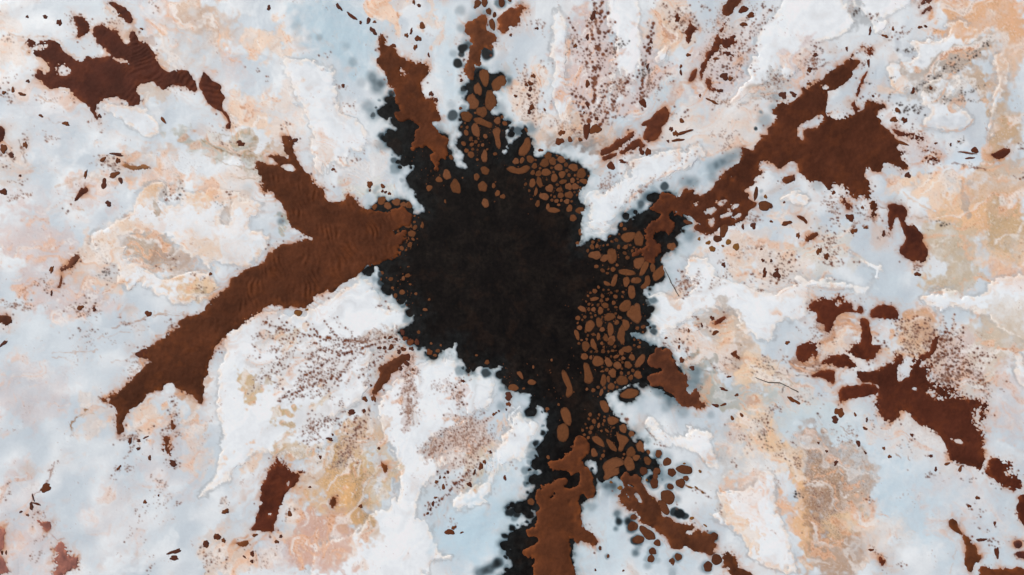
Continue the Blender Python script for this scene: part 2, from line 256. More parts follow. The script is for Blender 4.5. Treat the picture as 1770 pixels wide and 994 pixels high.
 ("sediment_bank", "bank", "long thin brown strip beside the milky inlet of the broad tongue", RED, .8, ["T5 360,550 370,500 400,440 430,400 425,425 400,475 377,552"]),
 ("sediment_bank", "bank", "brown hook rising from the bank beside the milky inlet", RED, .8, ["T5 335,600 350,562 362,600 395,630 360,640"]),
 ("sediment_bank", "bank", "frayed brown finger pointing out of the broad tongue's ragged side", DARKR, 1.2, ["T5 560,730 640,755 700,770 750,770 762,800 745,825 700,800 620,780 580,760"]),
 ("sediment_bank", "bank", "thin brown streak beyond the frayed finger", DARKR, 1.0, ["T5 725,840 790,855 830,865 800,875 740,855"]),
 ("sediment_bank", "bank", "blurred brown lozenge beyond the frayed finger", DARKR, 1.4, ["T5 755,905 800,890 835,900 825,930 770,925"]),
 ("sediment_bank", "bank", "dark sickle shaped mud bank below the tan crust rib", DARKR, .8, ["T5 1130,885 1170,870 1210,845 1248,850 1245,880 1190,915 1150,905"]),
 ("sediment_bank", "bank", "small dark bank beside the white crust cape", (96, 60, 50), 1.0, ["T5 720,30 745,0 760,-40 830,-40 800,0 790,15"]),
 ("sediment_bank", "bank", "thin slanting brown bar beside the white crust cape", (96, 60, 50), 1.0, ["T5 735,75 770,40 805,30 800,50 745,82"]),
 ("sediment_bank", "bank", "wine dark oval blot at the rim of the milky basin", (70, 42, 40), .7, ["B5 1262,810 1280,793 1310,797 1318,825 1300,842 1275,838"]),
 ("sediment_bank", "bank", "wine dark bar below the oval blot at the milky basin", (78, 42, 36), .8, ["B5 1270,865 1325,855 1380,860 1380,905 1325,900 1280,890"]),
 ("sediment_bank", "bank", "teardrop shaped rust blot in pale tan crust", RED, .7, ["B5 490,890 510,890 532,920 515,943 500,930"]),
 ("sediment_bank", "bank", "rust brown blot in the eye of the ochre crust", (92, 50, 28), .8, ["B2 730,555 765,545 770,590 745,615 728,600"]),
 ("sediment_bank", "bank", "curved rust sliver in the bluish pit of the ochre crust", (100, 56, 30), .8, ["B2 1015,325 1040,360 1062,370 1062,395 1045,420 1030,385"]),
]

# brown clumps lying in the black pool: traced outlines and ellipses (tile x,y,rx,ry,angle)
CL_POLY = """T3 545,430 575,440 580,480 550,520 530,537 505,520 495,470|T3 390,680 430,670 460,690 500,705 495,735 450,720 410,705
T3 500,745 530,728 550,745 540,780 550,830 540,855 520,830 515,790|T3 690,790 715,790 720,850 690,890 650,890 655,850 680,820
M3 580,140 610,120 650,140 690,115 718,130 700,155 660,170 610,160|M3 1117,660 1135,630 1165,630 1180,605 1205,600 1212,640 1210,665 1185,680 1165,655 1140,675
M3 1225,720 1265,712 1315,725 1315,745 1280,750 1230,740|M4 0,600 35,595 55,630 50,670 20,685 0,660|M4 150,655 210,645 215,665 185,715 155,705
M4 180,750 195,700 215,665 238,670 235,700 205,750|M4 62,720 100,710 155,725 160,745 110,750 75,738|M4 18,800 35,750 60,740 50,790 35,812
M4 90,765 120,755 130,785 110,815 92,800|M4 190,810 215,790 215,755 240,748 248,790 225,825 195,825|M4 122,805 155,810 162,870 140,885 118,860
M4 255,740 300,700 325,690 330,740 300,770 270,785|M4 70,945 85,910 115,890 138,905 125,940 90,958|L4 115,245 145,225 160,180 185,185 190,230 195,270 175,300 140,275
L4 85,270 120,280 130,310 110,335 95,320|L4 60,330 90,310 95,350 100,410 75,415|L4 155,540 170,500 200,470 218,480 210,520 175,550
L4 75,700 125,665 180,680 175,705 140,725 100,725 75,715|L3 1180,70 1195,40 1215,15 1215,50 1200,85 1180,80|L3 1250,40 1268,28 1285,50 1275,85 1255,85
L3 1280,80 1315,80 1320,140 1300,157 1280,140|L3 895,575 920,568 945,620 960,670 960,700 930,720 918,700 935,675 905,620
L3 635,575 665,568 680,615 665,612|L3 700,630 720,612 755,630 740,648 710,645|L3 1020,525 1050,525 1065,570 1080,615 1060,640 1025,630 1030,590
L3 1115,740 1145,735 1170,770 1165,805 1140,805 1120,770|L3 890,790 920,775 945,800 955,850 945,885 920,870 900,840|L3 870,890 915,865 935,890 940,940 915,975 875,965
B3 1130,375 1150,345 1200,320 1240,330 1260,360 1225,370 1225,420 1180,430 1160,455 1135,440 1150,410|B3 1070,205 1100,195 1135,225 1145,265 1110,250 1080,230
B3 1150,215 1175,220 1215,270 1210,290 1170,265|B3 1065,275 1085,265 1110,310 1070,320|B4 50,170 70,190 110,200 125,225 100,250 85,285 60,280 70,240 55,210"""
CL_ELL = """T3 455,440,25,50 418,510,20,35 385,585,32,42 490,575,28,60 440,640,28,30 352,665,30,30 405,745,22,37 530,690,18,20 378,885,18,18 455,895,17,32
460,780,12,12 445,830,9,9 188,725,10,11 722,735,34,33 265,900,12,14 M3 820,65,22,20 718,83,20,20 670,90,12,17 635,95,18,16 742,122,16,15 800,105,26,22 732,160,13,13
765,165,18,15 808,158,25,20 770,215,16,28 730,220,16,25 828,250,22,20 855,190,17,24 880,130,23,18 900,170,18,20 885,258,16,14 892,290,16,17 797,297,28,18
850,375,35,14 818,355,10,16 760,338,13,18 940,287,22,20 938,240,18,20 975,240,18,18 905,212,20,13 927,325,15,14 942,365,16,20 963,420,17,20 1003,377,22,20
1005,500,12,17 990,565,12,10 955,325,7,7 1010,165,27,26 965,130,26,20 1025,210,22,14 895,85,23,18 845,95,20,20 960,205,14,14 1062,228,13,13 1100,190,20,28
950,75,20,14 458,148,22,23 445,240,25,28 460,335,20,23 410,185,15,20 508,235,10,14 530,278,14,16 560,297,14,13 290,240,28,37 240,172,22,27,-20
138,248,15,17 195,200,18,16 230,325,6,10 330,190,5,5 25,345,20,18 15,415,28,22 20,462,18,16 42,510,18,18 28,573,12,14 95,465,6,10 15,750,16,10 30,800,7,6
62,853,9,6 140,887,6,6 118,945,12,7 1090,633,33,23 1072,585,12,15 1100,580,10,12 1223,587,8,12 1215,690,9,8 1250,845,8,8 750,270,9,22 880,345,10,7
M2 1300,247,14,16 1025,318,26,22 1060,350,20,19 985,355,14,17 1110,328,23,20 1150,342,16,14 1187,345,17,18 1175,412,24,22 1195,510,18,17 1187,573,11,12
1260,460,7,18 1025,735,12,11 1078,770,12,11 1018,770,9,9 1088,820,8,8 1143,845,15,14 1105,865,10,13 1150,765,8,13 1175,750,15,8 1190,800,7,5 1222,855,8,7
1298,887,8,7 1275,945,14,8 M4 120,528,38,27 180,540,26,40 65,585,8,11 260,705,14,26 165,778,28,17 320,660,17,16 360,650,11,22 370,585,24,23 155,955,32,30
L4 20,255,22,18 15,330,14,33 55,290,11,11 110,445,24,18 142,490,14,17 118,535,17,18 175,590,22,21 85,622,30,26 28,578,20,20 22,655,17,18 133,605,11,13
60,535,18,19 10,525,18,17 25,385,22,18 L3 1015,212,25,13,35 1085,155,23,11 1080,215,13,12 1120,222,15,20 1147,192,19,15 1172,258,28,22 1112,290,17,26,-25
1058,310,25,31 1000,320,15,12 985,360,13,27,-20 1035,425,21,27 1080,415,14,32,-15 1130,330,15,12 1177,330,17,36 1150,378,14,19 1180,400,19,20 1108,370,10,19
1213,290,13,13 1230,262,14,8 1240,350,18,48 1265,305,20,28 1128,410,9,10 1028,485,19,18 1065,490,8,12 1105,512,32,27 1165,518,18,26,-30 1215,535,19,21
1190,580,20,23 1137,622,15,34 1165,615,9,19 1182,657,19,19 1243,622,31,24 1210,485,17,9 1240,460,14,17 1275,442,25,18 1250,495,11,10 1300,490,16,17
1278,533,19,21 1125,690,10,19 1130,570,12,5 1240,580,9,11 1295,605,11,14 1042,672,8,8 1190,452,12,6 1157,67,20,11,30 1262,195,26,37,40 1300,240,26,30 1310,45,11,12
620,663,27,19 470,518,14,12 410,478,8,6 735,545,6,9 840,505,6,8 680,668,9,6 815,785,11,9 140,458,15,13 188,452,12,10 172,478,11,8 205,420,6,7 150,410,7,7 78,345,10,9
880,760,7,8 1110,880,8,14 1157,910,14,7,40 B3 1285,355,27,38 1095,568,19,21 1190,110,29,24 1250,155,20,24 1298,188,17,18 1295,290,24,22 722,575,19,18 820,320,10,10
B4 30,110,0,0 190,260,20,33 230,340,19,23 140,187,0,0 135,290,26,25 165,322,19,17 240,288,15,16 125,358,26,36 20,250,14,36,-40"""
# clumps and drops of the chains that run off over milky water
CH_ELL = """T3 415,20,18,22 455,12,16,26 553,12,18,28 480,65,14,19 513,85,11,15 500,140,15,34 600,2,12,8 403,40,10,10 M4 665,490,21,43 630,540,22,21 900,350,34,27 850,280,11,38 935,350,10,14 460,445,24,12
B4 293,298,18,22 343,345,24,25 368,405,23,24 440,390,42,26 418,468,25,26 450,440,15,15 360,488,18,18 207,398,19,24 282,400,20,20 268,468,24,27 275,430,13,18
345,545,38,42,-40 320,605,24,46,-38 145,715,27,27 228,755,52,26,38 285,810,21,18 180,790,30,22 262,858,24,20 250,900,18,23 405,890,19,21 368,918,17,23 150,662,17,17
375,985,18,10 625,905,30,28 575,945,27,26 610,772,25,19 B3 1117,840,9,11 1163,885,8,10 1315,795,14,14 1300,715,20,26 1310,660,15,15"""
BLOT_ELL = """T1 235,663,12,8 127,540,18,10 75,515,10,15 160,465,10,9 155,95,8,8 260,97,14,10 340,130,13,19 570,665,10,12 935,688,22,8,45 65,888,15,15 20,850,19,24
378,708,18,12 22,530,12,9 145,830,12,18 690,90,12,10 810,165,9,6 T2 780,38,8,28,-35 855,92,10,30,-50 905,128,9,9 950,118,9,22 978,178,13,24,-35 1028,222,0,0 1092,262,14,12
1258,148,17,17 1234,220,17,16 1168,202,11,12 1195,180,7,17 1240,32,12,9 1210,12,7,14 1218,270,10,16 985,125,9,8 220,822,22,14 500,793,12,12 530,803,13,13 805,490,11,9,30
748,970,9,9 380,45,11,14 1310,538,13,12 1295,315,6,12 T3 755,163,9,8 605,200,9,7 735,435,12,12 718,478,13,14 695,485,9,10 718,510,11,13 711,547,8,9 725,615,12,18
711,642,11,12 800,628,7,7 633,550,8,9 150,537,12,14 178,572,10,14 323,460,10,8 318,620,9,8 898,760,16,17 777,860,13,9 975,262,10,12,30 1078,90,14,26,15 1045,212,9,18
1045,480,11,22 1045,600,8,22 1025,645,6,8 1097,680,9,12 1040,750,20,40 1090,740,30,26,-20 1003,800,12,10 945,800,14,14 885,810,22,20
1180,950,22,20 1245,925,20,9 T4 195,868,14,18 232,870,15,22 425,692,14,12 463,315,14,9 670,437,22,20 705,450,14,10 420,415,7,14 420,380,7,11 780,140,19,12 820,88,24,13,-20
778,55,30,16,-35 440,758,42,9,-18 405,802,32,9 390,765,14,16 365,740,10,14 347,808,8,7 1005,545,18,22 1065,540,18,13,35 635,520,10,10 650,518,14,8 620,337,17,7 600,580,34,7,25 530,547,6,10
205,590,19,22 1160,395,10,12 1190,315,15,10 1155,405,11,10 1155,480,13,9 250,238,8,12 245,275,6,10 230,380,7,18,20 400,105,14,20 T5 580,685,18,16 640,688,16,15 1043,860,22,15 310,280,7,12
435,360,8,20 443,180,7,22 530,207,18,8 600,632,16,12 1015,905,24,6 905,828,5,10 950,810,6,7 730,155,12,8 762,150,12,6 575,165,6,14 460,550,9,6 690,520,10,16 790,505,8,12
630,820,34,8,15 1000,875,50,4,6 820,820,8,6 M1 595,225,16,27,15 655,172,30,14,-20 690,205,9,22,-25 670,56,36,9,8 490,170,7,24,15 675,92,12,16 295,715,10,20,25 620,338,16,16 20,270,22,16
115,178,9,6 455,935,14,7 590,85,20,10,-50 295,850,7,14 1205,740,9,9 M2 958,228,16,18 1032,238,12,12 1030,267,8,8 1047,272,8,8 1070,280,9,9 958,262,7,7 M4 1025,450,26,13,-15 1210,610,13,21
1253,640,16,15 1092,520,10,16 665,688,9,16 900,735,11,25 970,745,16,24,-30 970,715,10,8 835,465,13,20 938,440,8,8 890,663,9,9 938,665,8,8 1012,330,6,7 880,598,7,6
775,470,8,14 1310,20,0,0 M5 330,418,25,18 660,175,16,16 235,275,9,12 5,190,9,17 715,742,17,12 350,495,16,16 522,510,10,16 420,475,12,9 400,360,7,10 700,480,14,18,-30
L4 600,265,12,12 617,348,17,12 425,505,11,18 1030,405,14,9 1065,735,36,11,35 465,335,5,10 540,305,6,12 485,550,14,12 620,765,22,8,10 665,760,22,5 335,378,8,6 412,385,6,6 410,430,6,12
665,672,24,7 740,705,14,6 715,838,10,12 768,820,9,11 695,600,12,6 B5 268,62,26,24 243,103,20,19 358,75,7,11 415,155,12,9 425,105,7,12 555,315,11,9 683,192,11,8 792,312,12,8,-35 1058,551,11,11
1010,598,10,9 1158,698,8,11 885,357,17,7,-30 820,388,8,12 522,268,8,9 450,850,13,8 375,240,9,22,-20 415,292,10,6,45 248,352,8,18,35 195,285,8,7 1080,792,25,10 1170,865,14,28 960,385,8,22,20 148,237,7,6
B3 255,748,24,17 370,475,14,13 435,370,10,22 398,405,7,15 572,437,9,13 220,490,10,14 455,345,9,12 490,290,8,8 280,722,13,11 200,435,6,9 180,460,10,9 225,435,7,7 245,405,9,8
160,585,8,13 175,550,9,7 145,618,7,6 130,640,6,9 1090,965,6,6 1250,968,6,6 325,750,10,5 L3 593,712,22,21 593,757,13,13 508,815,9,8 522,806,5,6 538,797,6,6 580,788,5,6
28,402,18,18 68,402,14,14 40,440,10,11 12,487,22,17 12,525,14,12 333,625,9,9 290,662,5,5 L2 1145,345,14,16 1160,382,15,13 1190,405,17,16 1228,402,13,14 1298,460,18,14 1150,442,13,13 1195,440,11,10 1125,458,13,11 1075,375,12,9 1045,375,8,7
1043,435,12,9 1013,435,11,9 1080,430,12,17 1110,385,9,8 1165,522,14,11 1135,552,11,13 1000,550,0,0 930,728,14,14 855,803,20,14 925,795,8,11 980,725,12,18 965,650,6,8 548,232,22,14,-20 1205,560,6,8 1178,590,5,7
B2 905,600,10,11 85,775,17,17 120,795,9,12 20,815,15,20,25 728,215,20,9 745,190,5,8 925,55,8,11 855,62,20,13 425,803,12,10 448,773,10,8 285,872,12,14 283,915,9,10 130,628,18,12 675,318,9,9
500,643,14,14 615,490,7,7 1010,268,7,9 240,890,14,4,35 300,765,16,8 B1 793,270,10,10 857,322,10,12 1000,860,34,12 998,896,25,13 1245,775,17,16 1180,815,11,22,20 1280,795,10,13 262,495,36,18,-35 180,600,11,20
830,575,9,12 680,380,16,7,-40 745,225,8,22 795,225,12,8 990,355,24,14,30 158,650,8,7 120,632,12,5,-20 835,205,16,5,-30 1295,628,16,10 35,865,6,10 12,865,8,10 908,538,5,6 205,585,30,5,15 190,550,4,20
L1 20,410,26,9,-40 850,240,16,18 460,205,20,12 540,215,10,12 820,470,38,24,-20"""
GOLD_ELL = """M4 692,558,15,15 737,585,17,20,25 600,597,17,16 577,562,16,10,-35 660,580,9,6 525,540,8,10 800,350,8,8 905,298,9,11 B4 483,668,13,8 560,710,12,5,35 530,400,8,9 470,490,18,5,25 510,495,14,5,35 545,520,10,5,40
440,355,8,5 258,555,7,6 225,450,6,8 75,495,10,8 B3 1230,495,12,12 1180,462,8,8 M2 548,964,22,16,-15 598,945,10,6"""

CRUST = [  # label, white strength, rim stain, height, outlines
 ("bright white crust tongue like a running figure between the brown tongues", .95, .35, .16, ["""T2 465,330 520,345 560,350 600,335 650,360 750,405 755,440 735,490 770,560 765,630 800,665 870,690 900,720 945,780 920,850 900,890 850,860 820,900 810,960
 790,930 740,910 700,950 690,990 M2 650,170 640,130 T2 630,850 630,740 600,650 590,600 540,570 525,500 500,450 480,400"""]),
 ("leaf shaped white and peach crust with a grey hollow beside the forked tongue", .85, .9, .20, ["""M1 515,530 545,480 600,470 650,440 720,410 770,330 800,260 900,200 1000,240 1100,290 1180,280 1210,260 1325,265 M2 200,290 200,330 240,320 320,330 325,400 270,410
 265,480 330,500 385,525 370,570 300,640 235,700 200,680 130,690 80,680 50,690 60,770 90,830 30,870 M1 1180,890 1100,905 1000,905 940,870 880,850 830,790 770,800 740,835 690,790 650,740 630,680 590,620 550,590 515,560""",
 "M1 670,515 710,520 790,490 880,505 950,540 1010,560 1080,620 1150,690 1210,710 1205,750 1130,720 1050,720 990,740 960,765 910,755 900,720 830,670 750,645 720,600 695,560",
 "M1 900,300 940,240 1000,240 1050,280 1040,340 1000,350 950,340 910,315", "M1 1260,430 1270,380 1300,290 1340,290 1345,330 1320,380 1310,450 1275,455"]),
 ("great white crust cape with peppered dots and a hooked end south of the forked tongue", .9, .45, .22, ["""L2 130,370 200,310 300,265 390,240 460,250 500,290 560,270 600,300 650,180 750,150 830,90 930,30 1000,130 1050,200 1150,180 1245,245 1180,300
 1110,340 1050,360 980,440 970,520 950,600 930,690 880,760 800,800 730,850 B2 760,120 740,220 680,270 640,290 540,340 480,300 440,300 400,310 350,265 290,275 230,350 160,400 120,470 60,510 0,540 B1 1160,545 1135,500 1200,460 1230,420
 1270,330 1280,250 L2 110,900 90,750 95,600 80,560 120,480"""]),
 ("broad white crust shelf with dotted hollows south of the pool", .9, .3, .18, ["""L3 60,560 150,500 260,500 330,580 400,600 480,590 500,650 490,760 420,790 330,790 290,830 370,860 300,900 200,930 140,970 B3 90,300 150,330 250,330 180,400 110,480 80,560 70,660
 140,710 130,780 200,870 300,880 250,910 150,910 110,990 110,1300 B2 800,1300 600,1300 620,990 640,870 700,800 870,770 970,650 1100,590 1130,470 1110,330 1050,200 1010,120 1010,50 L2 1000,760 1080,640 1150,600 1230,560"""]),
 ("white crust spur with a rounded toe between speckled hollow and blue channel", .9, .4, .18, ["""L3 600,850 640,790 660,755 680,830 770,870 750,930 B3 770,150 740,200 690,250 680,330 620,340 550,370 510,430 490,540 440,580 350,620 290,635 250,620 260,540 330,525 390,490 480,440
 490,350 520,260 560,210 610,160 620,90"""]),
 ("tall brilliant white crust wall beside the tree shaped red stain", 1.0, .1, .20, ["""T3 1160,-300 1319,-300 T4 160,0 200,80 180,130 190,200 185,300 200,370 170,400 150,470 100,440 70,390 20,440 10,500 T3 1150,590 1090,650 1060,660 1060,600 1100,560 1180,540 1200,490 1210,400 1180,380
 1230,320 1225,240 1200,200 1160,170 1155,90"""]),
 ("small white crust oval beside the tall white wall", .9, .3, .10, ["T4 280,370 285,320 310,270 340,260 355,300 330,350"]),
 ("soft white crust spike hanging into peach flecks north of the pool", .8, .3, .12, ["T3 860,560 850,480 850,200 860,60 900,60 930,170 930,400 900,470 930,530 960,580 940,620 945,690 910,680 870,640"]),
 ("diagonal band of white crust between branching stain and dark tongue", .95, .2, .18, ["""T4 1060,-300 1325,-300 T5 280,30 310,90 380,130 250,220 100,230 50,300 T4 1115,260 1100,320 1050,410 1020,440 1000,370 980,420 930,430 870,490 850,540 790,580 700,600 700,560 760,500 810,440
 800,380 850,330 840,210 860,150 920,100 980,60"""]),
 ("white crust cape with scalloped grey bay at the top of the dark tongue", 1.0, .1, .2, ["T5 390,-300 690,-300 690,0 660,40 600,55 540,100 490,110 550,130 540,180 480,210 470,150 430,120 400,60 340,20"]),
 ("smooth white crust ridge like a dragon beside dotted grey hollows", .95, .5, .2, ["""T5 680,240 740,250 830,250 900,210 910,170 880,140 950,120 1020,160 1060,170 1050,210 1000,230 900,290 860,330 830,370 840,400 760,430 740,450 690,480 660,490 660,540 620,530 570,440 560,380 650,375
 700,350 740,310 720,270"""]),
 ("lens shaped white crust with peach rim below the dragon ridge", .85, .7, .16, ["T5 740,580 760,500 800,470 850,450 880,430 960,450 960,480 910,510 900,540 830,570 880,590 960,620 1040,680 970,740 870,740 740,715 790,660 800,600"]),
 ("bowed pale peach crust rib above the tan smear", .55, .9, .12, ["T5 1180,310 1220,330 1240,390 1200,520 1160,620 1140,720 1130,800 1110,790 1130,690 1140,600 1180,500 1190,420 1150,340"]),
 ("wide white crust flat with torn upper edge east of the pool", .9, .3, .16, ["""M4 470,640 550,660 590,700 640,750 700,780 770,780 830,830 900,860 980,840 1060,800 1080,740 1180,780 1325,770 M5 60,770 150,770 250,790 350,790 420,810 480,730 440,700 360,640 320,610 400,650 460,680
 520,680 490,770 430,860 340,840 220,810 130,810 90,830 60,920 L4 1140,200 1120,260 1000,270 950,310 930,390 870,380 830,350 760,340 740,230 640,205 500,240 400,320 330,340 260,370 180,350 240,300 220,180 210,150 250,130 330,120 400,160 480,130
 490,60 460,-40"""]),
 ("curled white crust horn between clumps and peach flat", .95, .3, .14, ["B4 235,100 260,85 280,140 330,190 400,200 470,170 460,140 540,150 630,190 600,260 630,340 640,390 570,370 500,300 420,260 300,230 250,190 230,140"]),
 ("large white crust lobe with orange peach margin above the south east tongue", .9, .8, .2, ["""B4 620,520 700,500 800,500 850,430 900,400 950,400 960,500 960,600 1000,680 1050,790 1060,880 1100,960 1000,970 920,960 860,920 810,890 790,830 740,770 710,730 640,700 580,660 650,600 630,560"""]),
 ("thick white and peach crust shelf below the orange flat", .8, .6, .2, ["""L5 720,120 860,90 970,110 1060,120 1150,40 1325,20 1700,20 1700,470 1325,400 1240,350 1160,310 1090,250 1000,230 900,215 850,240 780,200 740,180"""]),
 ("small white peach crust knob at the tan flat's rim", .8, .7, .12, ["L5 1275,480 1300,470 1340,560 1360,660 1300,620"]),
 ("pale rounded crust pad under the dark tongue's bay", .8, .6, .12, ["M4 1000,300 1080,275 1160,300 1155,350 1110,360 1050,330"]),
 ("pale slipper shaped crust below the rippled red brown bank", .8, .6, .12, ["T1 600,600 680,620 760,600 830,640 900,700 915,770 850,795 790,770 720,700 640,650"]),
 ("white crust spit dividing pool and broad dark tongue", .85, .3, .16, ["""M3 1020,300 1060,260 1150,280 1325,130 T4 100,930 250,880 400,850 560,860 M4 450,120 300,190 200,250 140,310 100,380 0,480 M3 1160,500 1130,520 1090,490 1050,490 1040,430 1060,370 1040,300"""]),
]
